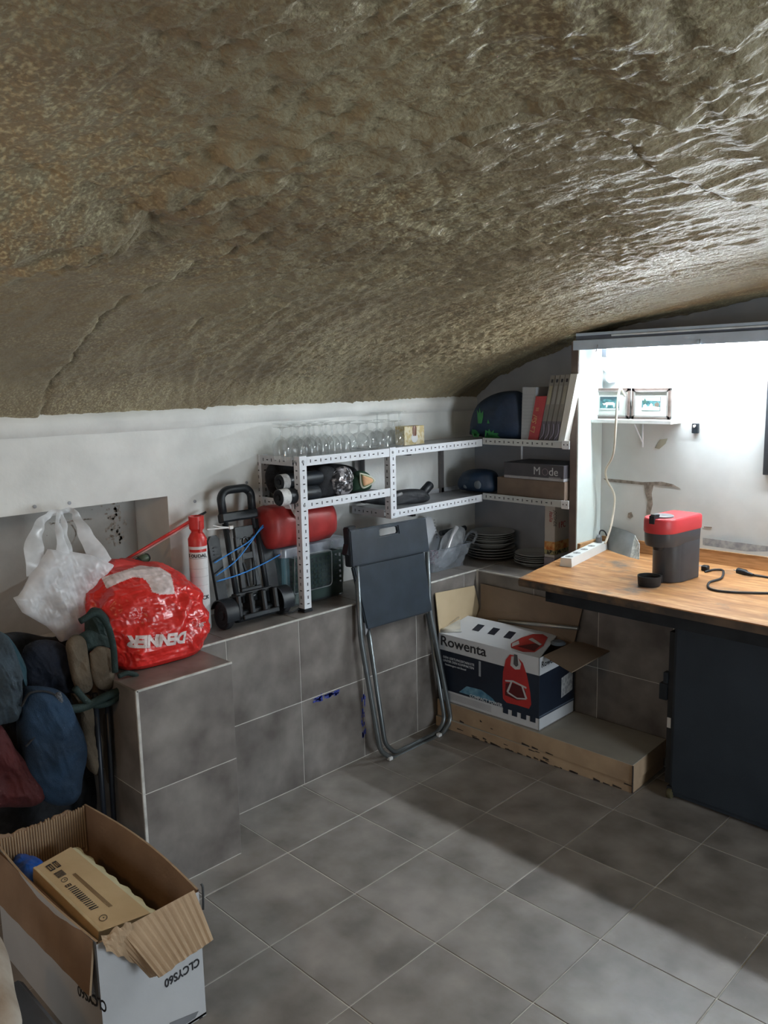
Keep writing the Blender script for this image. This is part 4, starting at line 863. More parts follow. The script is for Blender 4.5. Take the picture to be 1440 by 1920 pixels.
# front right flap, corrugation showing, bent outwards and down
f1 = [Vector((BX1, BY0+.055, BH)), Vector((BX1, BY1-.012, BH+.004)), P(402, 1760, 0, BX1+.075), P(300, 1832, 0, BX1+.085)]
flap([tuple(p) for p in f1], 'flap', [cardb, cardb, cardb], n=34, curl=.004, corr=.0022, rag=.04)
f2 = [Vector((BX1+.001, BY0+.03, BH)), Vector((BX1+.001, BY0+.06, BH+.003)), P(302, 1830, 0, BX1+.08), P(285, 1835, 0, BX1+.05)]
flap([tuple(p) for p in f2], 'flap', [cardb, cardb, cardb], n=10, curl=.01, corr=.002)
crum = MB().grid(np.array([[(BX1+.004+.02*t2+.006*float(fbm(t1*5, t2*4, 2.)), BY0+.010+.07*t1, BH+.010-.075*t2*t1-.02*t2+.012*float(fbm(t1*6, t2*5, 5.))) for t1 in np.linspace(0, 1, 12)] for t2 in np.linspace(0, 1, 8)])); obj('torn_edge', crum, cardb, OB)
mb = MB().tube(spline([P(377, 1657, 0, BX1), P(380, 1664, 0, BX1+.004), P(381, 1690, 0, BX1+.004), P(381, 1705, 0, BX1+.003)]), .003, 6); obj('tape', mb, M('dark_tape', (.05, .055, .06), .3), OB, smooth=True)
mb = MB().slab([(BX1-.045, BY0-.0015, BH-.002), (BX1-.002, BY0-.0015, BH), (BX1-.002, BY0-.0015, BH-.13), (BX1-.018, BY0-.0015, BH-.155)], (0, -1, 0), .001)
obj('tape', mb, M('grey_tape', (.10, .105, .11), .35), OB)
# printing on the white faces, upside down
tx = P(372, 1768, 0, BX1+.001)
q1, q2 = P(374, 1795, 0, BX1+.0012), P(330, 1824, 0, BX1+.0012); text('CLCYS60', q1, q2-q1, (0, 0, -1), .030, ink, OB, bold=.0006, stretch=.8)
q1, q2 = P(199, 1880, 1, BY0-.0022), P(150, 1850, 1, BY0-.0022); text('CLCYS60', q1, q2-q1, (0, 0, -1), .038, ink, OB, bold=.0008)
mb = MB()
for k in range(5): mb.box(BX1+.0002, BX1+.001, BY0+.11, BY1-.01, BH-.100-.006*k, BH-.099-.006*k)
for k in range(5): mb.box(BX1-.16, BX1-.02, BY0-.0014, BY0-.0006, BH-.135-.006*k, BH-.134-.006*k)
obj('fine_print', mb, M('grey_print_line', (.30, .30, .32), .7), OB, kind='stuff')
mb = MB().slab([P(318, 1918, 0, BX1+.001), P(372, 1896, 0, BX1+.001), P(366, 1908, 0, BX1+.001), P(340, 1925, 0, BX1+.001), P(318, 1935, 0, BX1+.001)], (1, 0, 0), .0008); obj('printed_picture', mb, M('grey_picture', (.22, .23, .25), .6), OB)
mb = MB(); a = P(382, 1906, 0, BX1+.001); mb.box(BX1, BX1+.0012, a.y-.012, a.y-.003, a.z-.02, a.z+.003); obj('printed_mark', mb, ink, OB)
# small box inside, foam sheet, blue bag
cs4 = [P(62, 1628, 2, BH-.025), P(133, 1588, 2, BH-.045), P(282, 1712, 2, BH-.035), P(185, 1748, 2, BH-.012)]
IB = thing('small_carton', 'tan cardboard carton with black printed symbols lying in the open box', 'box', tuple((cs4[0]+cs4[2])/2-Vector((0, 0, .09))))
dn = Vector((-.02, .0, -.085))
mb = MB().hexa(cs4, [p+dn for p in cs4]); obj('carton_body', mb, cardt, IB)
ux = (cs4[3]-cs4[0]).normalized(); uy = (cs4[1]-cs4[0]).normalized(); L1 = (cs4[3]-cs4[0]).length; L2 = (cs4[1]-cs4[0]).length; nn = ux.cross(uy).normalized()
if nn.z < 0: nn = -nn
def onb(s_, t_): 
    p = (cs4[0]*(1-s_)+cs4[3]*s_)*(1-t_)+(cs4[1]*(1-s_)+cs4[2]*s_)*t_; return p+nn*.0012
mb = MB(); mb.slab([onb(0, .0), onb(1, .0), onb(1, .06), onb(0, .06)], nn, .0005); obj('tape', mb, M('pale_tape', (.60, .47, .27), .35), IB)
def sym(s_, t_, wd_, hd_, kind_):
    mb = MB()
    if kind_ == 'box':
        for a_, b_ in ((0, .15), (.85, 1)): mb.slab([onb(s_+wd_*a_, t_), onb(s_+wd_*b_, t_), onb(s_+wd_*b_, t_+hd_), onb(s_+wd_*a_, t_+hd_)], nn, .0003)
        for a_, b_ in ((0, .15), (.45, .6), (.85, 1)): mb.slab([onb(s_, t_+hd_*a_), onb(s_+wd_, t_+hd_*a_), onb(s_+wd_, t_+hd_*b_), onb(s_, t_+hd_*b_)], nn, .0003)
    elif kind_ == 'bars':
        n_ = 14
        for k in range(n_): a_ = k/n_; mb.slab([onb(s_+wd_*a_, t_), onb(s_+wd_*(a_+random.uniform(.25, .7)/n_), t_), onb(s_+wd_*(a_+.4/n_), t_+hd_), onb(s_+wd_*a_, t_+hd_)], nn, .0003)
    elif kind_ == 'ring':
        c_ = onb(s_+wd_/2, t_+hd_/2); mb.tube([c_+ux*wd_*L1*.5*math.cos(a)+uy*wd_*L1*.5*math.sin(a) for a in np.linspace(0, 6.28, 17)[:-1]], .0007, 5, closed=True); mb.slab([c_-ux*.003, c_+uy*.004, c_+ux*.003], nn, .0004)
    elif kind_ == 'lines':
        for k in range(4): mb.slab([onb(s_, t_+hd_*k/4), onb(s_+wd_, t_+hd_*k/4), onb(s_+wd_, t_+hd_*(k+.35)/4), onb(s_, t_+hd_*(k+.35)/4)], nn, .0003)
    obj('printed_symbol', mb, ink if kind_ != 'lines' else M('brown_ink', (.16, .11, .06), .8), IB)
sym(.06, .22, .09, .12, 'box'); sym(.06, .38, .09, .10, 'box'); sym(.19, .22, .08, .20, 'bars'); sym(.29, .24, .05, .10, 'ring'); sym(.38, .20, .03, .12, 'box'); sym(.43, .20, .34, .16, 'bars'); sym(.85, .20, .06, .12, 'ring')
sym(.30, .50, .50, .09, 'lines')
fr_ = [P(133, 1590, 2, BH-.06), P(158, 1603, 2, BH-.06), P(200, 1645, 2, BH-.06), P(235, 1672, 2, BH-.06), P(285, 1712, 2, BH-.05), P(262, 1705, 2, BH-.06), P(190, 1650, 2, BH-.06)]
rg1 = []; rg2 = []
for k in range(30):
    s_ = k/29; p = cs4[1].lerp(cs4[2], s_); wv = .022+.016*abs(float(vn(s_*9, .3, .2)))+.004*math.sin(s_*40); o2 = uy*wv; rg1.append(tuple(p+Vector((0, 0, -.004)))); rg2.append(tuple(p+o2+Vector((0, 0, -.010))))
mb = MB(); low1 = [(a[0], a[1], a[2]-.05) for a in rg1]; low2 = [(a[0], a[1], a[2]-.06) for a in rg2]; mb.grid(np.array([low1, rg1, rg2, low2]))
tag(obj('foam_sheet', mb, M('yellowed_foam', (.62, .58, .38), .8, bump=.3)), 'pale yellow wavy foam sheet along the small carton in the open box', 'packing')
mb = pillow([P(a, b, 2, BH-.075) for a, b in [(20, 1625), (32, 1605), (60, 1608), (85, 1625), (70, 1650), (60, 1665), (35, 1650)]], None, (0, 0, 1), .025, .008, 25)
tag(obj('blue_bag', mb, M('bright_blue_plastic', (.01, .09, .42), .35, bump=.4), smooth=True), 'bright blue plastic bag stuffed at the far left inside the open box', 'bag')
mb = pillow([(BX0+.03, BY0+.03, .17), (BX1-.03, BY0+.03, .17), (BX1-.03, BY1-.03, .17), (BX0+.03, BY1-.03, .17)], 'sharp', (0, 0, 1), .05, .01, 12); tag(obj('packing_cloth', mb, M('dark_packing', (.03, .03, .035), .9, bump=.3), smooth=True), 'dark cloth filling the bottom of the open box', 'cloth')
# beige sack in the lower left corner
mb = pillow([P(a, b, 2, .33) for a, b in [(-60, 1760), (-15, 1742), (12, 1780), (26, 1850), (36, 1935), (-60, 1960)]], None, (.3, -.3, 1), .05, .006, 16); tag(obj('beige_cushion', mb, M('beige_cloth', (.30, .245, .19), .9, sc=12, c2=(.42, .37, .31), bump=.4), smooth=True), 'beige cloth cushion just in view at the lower left corner', 'cushion')
mb = MB(); mb.box(.30, .62, -1.28, -.96, 0, .27, b=.01); tag(obj('grey_crate', mb, M('dark_crate', (.05, .05, .055), .7)), 'dark crate standing under the beige cushion', 'crate')
# ================================================================ FOLDING CHAIR
CH = thing('folding_chair', 'folded black plastic chair with grey tube frame leaning on the bench', 'chair', (-.22, .87, 0))
cn = Vector((1, 0, .085)).normalized(); cd = cn.dot(Vector((-.222, 0, 0)))
def CP(px, py, off=0.): return P(px, py, cn, cd+off)
def plate(pts, nm, t_, mat=chairb, off=0., bev=.006, hole=None, parent=CH):
    bm = bmesh.new(); q = [CP(a, b, off) for a, b in pts]
    vs = [bm.verts.new(p) for p in q]; f = bm.faces.new(vs)
    if hole:
        hv = [bm.verts.new(CP(a, b, off)) for a, b in hole]; n_ = len(hv); m_ = len(vs); bm.faces.remove(f)
        # ring of quads between outline (4) and hole (4)
        for i in range(4): bm.faces.new((vs[i], vs[(i+1) % 4], hv[(i+1) % 4], hv[i]))
    r_ = bmesh.ops.extrude_face_region(bm, geom=bm.faces[:]); mv = [e_ for e_ in r_['geom'] if isinstance(e_, bmesh.types.BMVert)]
    bmesh.ops.translate(bm, verts=mv, vec=-cn*t_); bmesh.ops.recalc_face_normals(bm, faces=bm.faces)
    es = [e_ for e_ in bm.edges if len(e_.link_faces) == 2 and e_.calc_face_angle(0) > .6]; bmesh.ops.bevel(bm, geom=es, offset=bev, segments=2, affect='EDGES')
    mb = MB(); mb.v = [v.co.copy() for v in bm.verts]; bm.verts.index_update(); mb.f = [tuple(v.index for v in f.verts) for f in bm.faces]; mb.mi = [0]*len(mb.f); bm.free()
    return obj(nm, mb, mat, parent, smooth=35)
br = plate([(656, 995), (799, 970), (806, 1033), (661, 1063)], 'backrest', .020, off=.012, hole=[(712, 992), (746, 986), (748, 999), (713, 1006)], bev=.004)
plate([(663, 1063), (796, 1034), (811, 1146), (689, 1181)], 'seat', .022, off=.002, bev=.005)
plate([(653, 990), (668, 985), (672, 1060), (658, 1064)], 'side_cap', .035, off=.004, mat=black, bev=.004)
mb = MB().slab([CP(654, 1020, -.0), CP(662, 1020, 0), CP(662, 1045, 0), CP(650, 1040, 0)], -cn, .03); obj('hinge_block', mb, black, CH)
mb = MB().tube(rounded([CP(668, 1058, -.006), CP(677, 1200, -.006), CP(713, 1408, -.004), CP(737, 1424, -.004), CP(828, 1378, -.004), CP(846, 1350, -.004), CP(806, 1145, -.008), CP(801, 1035, -.010)], .03, 6), .0105, 12); obj('front_frame', mb, steel, CH, smooth=True)
mb = MB().tube(rounded([CP(689, 1175, -.028), CP(722, 1395, -.022), CP(741, 1412, -.022), CP(822, 1372, -.022), CP(834, 1350, -.024), CP(802, 1150, -.034)], .03, 6), .0095, 12); obj('rear_frame', mb, steel, CH, smooth=True)
for (a, b) in ((731, 1424), (823, 1384)):
    p = CP(a, b, .002); mb = MB(); mb.box(p.x-.008, p.x+.010, p.y-.010, p.y+.010, .0005, max(.014, p.z), b=.002); obj('foot_pad', mb, paper, CH)
p = CP(688, 1172, .0); mb = MB().slab([CP(684, 1168, -.004), CP(692, 1174, -.004), CP(686, 1192, -.004)], -cn, .010); obj('hinge_bracket', mb, greym, CH)
# ================================================================ CORNER OBJECTS
# clear open bin with wrapped goods
q = [P(800, 1077, 2, ZB), P(864, 1057, 2, ZB)]
BN = thing('clear_bin', 'small open clear plastic bin full of wrapped goods, on the bench beside the plates', 'bin', (-.45, 1.32, ZB))
def ringat(x0, x1, y0, y1, r, z): return rrect([(x0, y0), (x1, y1)], r, z)
bx = (-.56, -.42, 1.20, 1.43); rgs = [ringat(*bx, .015, ZB+.001), ringat(*bx, .018, ZB+.01), ringat(bx[0]-.004, bx[1]+.008, bx[2]-.01, bx[3]+.012, .018, ZB+.052), ringat(bx[0]-.006, bx[1]+.012, bx[2]-.014, bx[3]+.018, .018, ZB+.054), ringat(bx[0]-.015, bx[1]+.02, bx[2]-.02, bx[3]+.04, .02, ZB+.105)]
binm = GL('bin_plastic', (.84, .88, .92), .12, .15, cloudy=.20, ccol=(.75, .8, .88))
mb = MB().grid(np.array([[tuple(v) for v in r] for r in rgs]), wrapv=True); mb.add(rgs[0], [tuple(range(len(rgs[0])))]); obj('bin_body', mb, binm, BN, smooth=40)
mb = MB(); R5 = rgs[-1]; mb.tube(R5, .0022, 6, closed=True); obj('rim', mb, binm, BN, smooth=True)
mb = MB().tube(spline([(bx[1]+.02, bx[3]+.035, ZB+.10), (bx[1]+.02, bx[3]+.065, ZB+.135), (bx[1]+.0, bx[3]+.072, ZB+.150), (bx[1]-.03, bx[3]+.065, ZB+.135), (bx[1]-.03, bx[3]+.03, ZB+.10)]), .006, 8); obj('handle', mb, binm, BN, smooth=True)
mb = pillow([P(a, b, 0, -.47) for a, b in [(806, 1055), (822, 1040), (835, 1005), (858, 987), (870, 995), (862, 1030), (850, 1050), (830, 1065)]], None, (1, 0, 0), .03, .012, 22, folds=.006); tag(obj('cellophane_pack', mb, GL('cellophane', (.9, .93, .95), .25, .10, cloudy=.45, ccol=(.85, .87, .9)), smooth=True), 'crumpled clear cellophane pack sticking up from the small clear bin', 'package')
a, b = P(826, 1048, 0, -.43), P(856, 988, 0, -.44); mb = MB().tube(spline([a, a.lerp(b, .3)+Vector((.01, .006, 0)), a.lerp(b, .65)-Vector((0, .004, 0)), b]), [.007]*8+[.009]*9+[.006]*8, 8) if False else MB().tube([a, a.lerp(b, .35)+Vector((.008, .004, 0)), a.lerp(b, .7), b], [.006, .009, .008, .012], 8)
tag(obj('twisted_wrap', mb, M('pearly_foil', (.75, .75, .78), .25, metal=.2, bump=.6), smooth=True), 'twist of pearly white wrap lying across the small clear bin', 'wrap')
bd = MB()
for k in range(70):
    p = P(random.uniform(803, 823), random.uniform(1032, 1058), 0, -.455+random.uniform(-.01, .01)); bd.lathe([(0, -.004), (.0035, -.002), (.0035, .002), (0, .004)], tuple(p), 6)
o = obj('beads', bd, M('purple_beads', (.16, .06, .12), .4, sc=200, c2=(.5, .4, .45), rampw=(.45, .55)), kind='stuff'); tag(o, 'purple and white beads at the left end of the small clear bin', 'beads')
mb = MB().tube([P(826, 1000, 0, -.52), P(872, 990, 0, -.50)], .013, 12); tag(obj('black_bottle', mb, black, smooth=35), 'dark cylinder lying across the back of the small clear bin', 'bottle')
gp = [P(a, b, 0, -.56) for a, b in [(778, 1050), (788, 985), (800, 968), (808, 970), (824, 1010), (818, 1035), (806, 1050)]]
t = thing('white_panel', 'leaning white plastic sheet with small notches behind the clear bin', 'panel', (-.55, 1.25, ZB)); mb = MB().slab(gp, (1, 0, 0), .003); obj('sheet', mb, white_m, t)
mb = MB()
for k in range(7): p = P(814+k*.9, 975+k*5.5, 0, -.555); mb.box(p.x, p.x+.002, p.y-.004, p.y+.002, p.z-.002, p.z+.002)
obj('notches', mb, greym, t, kind='stuff')
# plates
plm = M('grey_white_china', (.42, .43, .42), .25, var=.04, spec=.6)
def plate_mb(r, h, deep=0.):
    return MB().lathe([(0, .004), (r*.60, .004+.001), (r*.66, .007+deep*.5), (r*.74, .0105+deep), (r*.97, h), (r, h+.0012), (r*.995, h-.001), (r*.74, .006+deep*.6), (r*.62, .0015), (r*.58, 0), (0, 0)], n=56)
def stack(specs, cx_, cy_, z0, kind_, group, desc):
    z = z0; proto = {}
    for k, (r, h, dz, deep) in enumerate(specs):
        key = (r, h, deep)
        if key not in proto:
            o = obj(kind_, plate_mb(r, h, deep), plm, smooth=40); o.location = (0, 0, 0); proto[key] = o
        else: o = proto[key].copy(); place(o)
        o.location = (cx_+random.uniform(-.003, .003), cy_+random.uniform(-.003, .003), z); z += dz; tag(o, desc(k, len(specs)), 'plate', group)
ords = ['at the very bottom', 'second from the bottom', 'third from the bottom', 'fourth from the bottom', 'fifth from the bottom', 'sixth from the bottom', 'seventh from the bottom', 'eighth from the bottom']
def dsc(s_): return lambda k, n_: '%s, %s' % (s_, ords[k] if k < n_-1 else 'lying on top')
c_ = P(921, 1032, 2, ZB+.004)
stack([(.118, .017, .0135, 0)]*4+[(.115, .030, .019, .012)]*2+[(.108, .018, .010, 0)]*3, -.425, 1.645, ZB+.001, 'dinner_plate', 'large plates stacked in the corner of the bench', dsc('large grey-white plate in the tall corner stack'))
stack([(.098, .022, .013, .008)]*2+[(.094, .016, .009, 0)]*3, -.165, 1.635, ZB+.001, 'side_plate', 'small plates stacked beside the book', dsc('small grey-white plate in the low stack'))
# cook book standing below the shelf
CBX = .068-.112; yk = 1.60; a0 = P(1024, 1062, 1, yk); a1 = P(1046, 1060, 1, yk); a2 = P(1068, 1050, 1, yk+.0)
t = thing('cook_book', 'thick book with red lettering and orange fruit pattern upright beside the plates', 'book', (-.01, 1.60, ZB))
bx0_, bx1_, by0_, by1_ = -.075, -.022, 1.58, 1.75; zt1 = .952
mb = MB(); mb.box(bx0_, bx1_, by0_, by1_, ZB+.062, zt1, b=.001); obj('page_block', mb, M('cream_pages', (.50, .46, .42), .7, sc=6, c2=(.56, .52, .48)), t)
mb = MB(); mb.box(bx0_+.001, bx1_+.001, by0_+.0015, by1_, zt1, zt1+.002); obj('top_edge', mb, paper, t)
mb = MB(); mb.box(bx0_-.0005, bx1_+.0008, by0_-.0008, by1_, ZB+.095, ZB+.135); obj('fruit_band', mb, M('orange_fruit_print', (.55, .16, .03), .6, sc=45, c2=(.75, .42, .15), rampw=(.42, .58)), t)
mb = MB(); mb.box(bx0_-.0006, bx1_+.0009, by0_-.0009, by1_, ZB+.075, ZB+.096); obj('leaf_band', mb, M('leaf_print', (.05, .045, .03), .6, sc=70, c2=(.42, .36, .16), rampw=(.45, .55)), t)
text('JOCONDE', (bx1_-.006, by0_-.001, ZB+.28), (0, 0, -1), (1, 0, 0), .021, ink, t, stretch=.75); text('Italia', (bx1_-.028, by0_-.001, ZB+.275), (0, 0, -1), (1, 0, 0), .026, M('dark_red_ink', (.35, .03, .03), .6), t, slant=.3)
text('ITA', (bx1_+.001, by0_+.035, ZB+.165), (0, 1, 0), (0, 0, 1), .045, M('dark_red_ink', ()), t, stretch=.8) if False else text('I PC', (bx1_+.001, by0_+.03, ZB+.195), (0, 1, 0), (0, 0, 1), .040, M('dark_red_ink', ()), t, stretch=.8)
for k, (c, z0_, z1_) in enumerate((((.20, .14, .16), .001, .028), ((.26, .22, .24), .029, .061))):
    mb = MB(); mb.box(bx0_-.004+.004*k, bx1_+.004, by0_-.004, by1_, ZB+z0_, ZB+z1_, b=.001); tag(obj('book', mb, M('plum_cover_%d' % k, c, .6)), ['plum coloured book flat on the bench under the upright cook book', 'grey-mauve book lying directly under the upright cook book'][k], 'book')
# books on the lower back shelf
ZS = .990
mb = MB(); x0_, x1_ = P(932, 900, 1, 1.53).x, .058; mb.box(x0_, x1_, 1.53, 1.73, ZS, 1.072, b=.002); tag(obj('cardboard_box', mb, M('plain_brown_card', (.17, .125, .095), .8, bump=.1)), 'plain brown box on the lower back shelf under the dark fashion book', 'box')
t = thing('fashion_book', 'large dark book lying on the brown box, pale lettering on its spine', 'book', (-.1, 1.6, 1.075)); xq = P(945, 880, 1, 1.525).x; zq = 1.073
mb = MB(); mb.box(xq, .056, 1.525, 1.72, zq, zq+.012, b=.001); mb.box(xq, .056, 1.525, 1.72, zq+.012, zq+.070, mi=1, b=.001)
obj('book_cover', mb, [M('pale_spine', (.32, .32, .34), .5), M('slate_cover', (.060, .056, .064), .45)], t)
text('M   de', (-.102, 1.5245, zq+.024), (1, 0, 0), (0, 0, 1), .050, M('pale_letter', (.45, .46, .48), .5), t); 
mb = MB().tube([(-.040+.0145*math.cos(a), 1.5245, zq+.038+.0145*math.sin(a)) for a in np.linspace(0, 6.283, 19)[:-1]], .0012, 5, closed=True); obj('lettering', mb, M('mauve_letter', (.20, .15, .18), .5), t)
mb = MB()
for k in range(2): mb.box(-.02, .04, 1.5242, 1.525, zq+.012+k*.004, zq+.013+k*.004)
mb.box(xq+.03, xq+.09, 1.5242, 1.525, zq+.004, zq+.006); mb.box(-.08, .03, 1.5242, 1.525, zq+.004, zq+.006); obj('fine_print', mb, M('pale_letter', ()), t, kind='stuff')
mb = MB(); a = P(978, 848, 1, 1.62); mb.box(a.x-.004, a.x+.004, 1.62, 1.623, 1.15, 1.215); obj('shelf_bracket_end', mb, white_m, cs)
# blue helmet bag on lower shelf corner
t = thing('ski_helmet', 'dark blue helmet with grey ear pads in the corner of the lower shelf', 'helmet', (-.43, 1.58, ZS))
mb = pillow([P(a, b, 1, 1.56) for a, b in [(868, 918), (864, 905), (874, 884), (895, 879), (918, 882), (928, 893), (930, 920), (900, 922)]], None, (0, 1, 0), .075, .004, 14); obj('shell', mb, M('dark_blue_shell', (.012, .032, .07), .5, var=.2), t, smooth=True)
for (a, b, r_) in ((896, 909, .020), (873, 911, .013)):
    p = P(a, b, 1, 1.485+(.002 if r_ > .015 else .012)); mb = MB().lathe([(r_, 0), (r_*.98, -.004), (r_*.6, -.008), (0, -.009)], tuple(p), 20, ax=1); obj('ear_pad', mb, M('grey_foam_pad', (.14, .17, .20), .8), t, smooth=True)
# rucksack with green leaves
ZS2 = 1.249
t = thing('rucksack', 'navy rucksack with green leaf print on the top corner shelf', 'bag', (-.40, 1.60, ZS2))
sm = pillow([P(a, b, 1, 1.57) for a, b in [(884, 815), (888, 785), (900, 758), (925, 740), (955, 733), (978, 738), (985, 775), (985, 821), (930, 822)]], None, (0, 1, 0), .07, .004, 12); obj('rucksack_body', sm, M('navy_nylon', (.010, .026, .062), .6, var=.2, bump=.3, bsc=300), t, smooth=True)
bv2 = bvh_of(sm)
def leafpatch(pts, mat):
    mb = MB(); q = [P(a, b, 1, 1.4) for a, b in pts]; c = sum(q, Vector())/len(q); 
    def pj(p):
        d = (p-CAMP).normalized(); h = bv2.ray_cast(CAMP, d); return (h[0]-d*.003) if h[0] else P(*pix(p), 1, 1.52)
    rings = []
    for s_ in (0.02, .35, .7, 1.): rings.append([tuple(pj(c.lerp(p, s_))) for p in q])
    mb.grid(np.array(rings), wrapv=True); obj('leaf_print', mb, mat, t)
lgm = M('green_leaf_print', (.035, .22, .07), .6, var=.25)
leafpatch([(896, 794), (895, 778), (894, 768), (898, 777), (899, 764), (902, 776), (906, 770), (906, 782), (903, 794)], lgm)
leafpatch([(885, 805), (892, 806), (899, 814), (897, 820), (888, 820), (884, 812)], lgm)
leafpatch([(909, 821), (910, 806), (914, 812), (917, 804), (920, 812), (926, 806), (925, 814), (934, 812), (938, 821)], lgm)
leafpatch([(913, 794), (915, 786), (918, 794)], lgm)
# books on the top back shelf
YS = 1.525
def book(px0, px1, pt0, pt1, pyb, pyt, d0, lab, mats, nm='book', deep=.19, spine=None):
    q = [P(px0, pyb, 1, YS+d0), P(px1, pyb, 1, YS+d0), P(pt1, pyt, 1, YS+d0), P(pt0, pyt, 1, YS+d0)]
    dz = ZS2-min(q[0].z, q[1].z); q[0].z = q[1].z = ZS2; 
    t = thing(nm, lab, 'book', tuple((q[0]+q[1])/2)); back = [p+Vector((0, deep, 0)) for p in q]
    mb = MB().hexa(q, back); obj('cover', mb, mats[0], t); 
    return t, q
greybk = M('grey_taupe_cover', (.20, .19, .175), .6); 
t, q = book(977, 1001, 980, 1005, 822, 726, 0, 'pale grey ring binder with fine ruled lines on its spine', [M('pale_grey_binder', (.36, .38, .41), .6, var=.05)])
mb = MB()
for k in range(13): z = ZS2+.02+k*.0148; mb.box(q[0].x+.002, q[1].x-.001, YS-.0006, YS, z, z+.0009)
obj('ruled_lines', mb, M('mid_grey', (.25, .26, .29), .6), t, kind='stuff')
t, q = book(990, 1008, 1005, 1024, 822, 743, -.004, 'red book with faded gilt lettering leaning beside the grey binder', [M('red_book_cover', (.38, .045, .055), .55)], deep=.15)
dx = (q[3]-q[0]).normalized(); text('La Sal', tuple(q[0]+dx*.03+Vector((.026, -.001, 0))), tuple(dx), (-1, 0, 0), .034, M('faded_gilt', (.55, .32, .16), .6), t, slant=.4); text('III', tuple(q[0]+dx*.13+Vector((.028, -.001, 0))), tuple(dx), (-1, 0, 0), .022, M('faded_gilt', ()), t)
cols = ['leftmost', 'second', 'third', 'fourth']
for k in range(4):
    b0 = 1010+k*9.0; t0 = 1033+k*9.3
    t, q = book(b0, b0+8.6, t0, t0+8.8, 822, 704-k*.6, -.002*k, 'tall taupe hardback of the matching four, %s from the left' % cols[k], [greybk], deep=.17)
    t['group'] = 'matching taupe hardbacks on the top back shelf'
    up = (q[3]-q[0]); sd_ = (q[1]-q[0]); f0 = Vector((0, -.0008, 0))
    def bq(s0, s1, t0_, t1_): return [q[0]+sd_*s0+up*t0_+f0, q[0]+sd_*s1+up*t0_+f0, q[0]+sd_*s1+up*t1_+f0, q[0]+sd_*s0+up*t1_+f0]
    obj('spine_panel', MB().slab(bq(.2, .85, .56, .84), (0, 1, 0), .0006), M('panel_tone_%d' % k, [(.30, .28, .20), (.26, .25, .24), (.27, .27, .25), (.26, .25, .21)][k], .6), t)
    obj('spine_foot', MB().slab(bq(.02, .98, .0, .30), (0, 1, 0), .0005), M('violet_grey', (.115, .105, .125), .6), t)
    obj('swirl', MB().tube(spline([p+f0 for p in (bq(.2, .3, .02, .05)[0], bq(.8, .9, .12, .2)[0], bq(.5, .6, .26, .3)[0])]), .0012, 5), M('pale_swirl', (.34, .31, .40), .6), t)
    obj('spine_title', MB().slab(bq(.3, .7, .89, .94), (0, 1, 0), .0006), ink, t)
t, q = book(1046.5, 1058, 1070, 1083, 822, 701, -.008, 'white hardback leaning at the right end of the book row', [M('white_cover', (.62, .62, .58), .6, var=.05)], deep=.17)
# ================================================================ PANEL, BEAM, LAMP
PX0, PX1, PY0 = .066, .103, 1.56
t = thing('partition_board', 'tall white board with a brown edge closing the bookshelf from the desk alcove', 'panel', (.085, 1.66, .757))
mb = MB(); mb.box(PX0, PX1, PY0, YW-.004, .757, 1.667, b=.001); obj('board', mb, M('mint_white_board', (.62, .70, .68), .5, var=.03), t)
mb = MB(); mb.box(PX0-.001, PX1-.003, PY0-.004, PY0, .757, 1.668, b=.001); obj('edge_strip', mb, M('brown_edge', (.13, .10, .085), .6, var=.15), t)
t = thing('lamp_beam', 'blue-grey painted beam across the top of the desk alcove hiding the lamp', 'beam', (1.1, 1.56, 1.62))
beamm = M('blue_grey_paint', (.52, .63, .76), .6, var=.06, bump=.2)
mb = MB(); mb.box(PX1-.03, 2.6, 1.555, 1.575, 1.632, 1.672, b=.001); obj('beam_board', mb, beamm, t)
mb = MB(); mb.box(PX1-.02, 2.6, 1.56, YW-.004, 1.690, 1.702, b=.001); obj('top_board', mb, beamm, t)
mb = MB(); mb.box(PX1-.02, 2.6, 1.562, 1.566, 1.672, 1.690); obj('gap_strip', mb, M('slate_gap', (.12, .14, .18), .7), t)
mb = MB(); mb.box(.25, 2.4, 1.556, 1.568, 1.682, 1.689, b=.001); obj('light_strip', mb, M('pale_strip', (.70, .78, .84), .5), t)
for (px, py) in ((1120, 657), (1312, 643)):
    a = P(px, py, 1, 1.553); mb = MB().tube(spline([(a.x, 1.554, 1.650), (a.x+.002, 1.548, 1.640), (a.x, 1.548, 1.628), (a.x-.006, 1.552, 1.624)]), .002, 6); obj('hook', mb, greym, t, smooth=True)
t = thing('tube_lamp', 'bright white tube lamp mounted behind the blue-grey beam', 'lamp', (1.0, 1.62, 1.66))
mb = MB().tube([(.20, 1.635, 1.617), (1.55, 1.635, 1.617)], .012, 14); obj('tube', mb, LED, t, smooth=True)
mb = MB(); mb.box(.17, 1.58, 1.615, 1.655, 1.634, 1.689, b=.002); obj('housing', mb, white_m, t)
for x in (.185, 1.565): mb = MB(); mb.box(x-.014, x+.014, 1.618, 1.652, 1.600, 1.636, b=.003); obj('lamp_holder', mb, white_m, t)
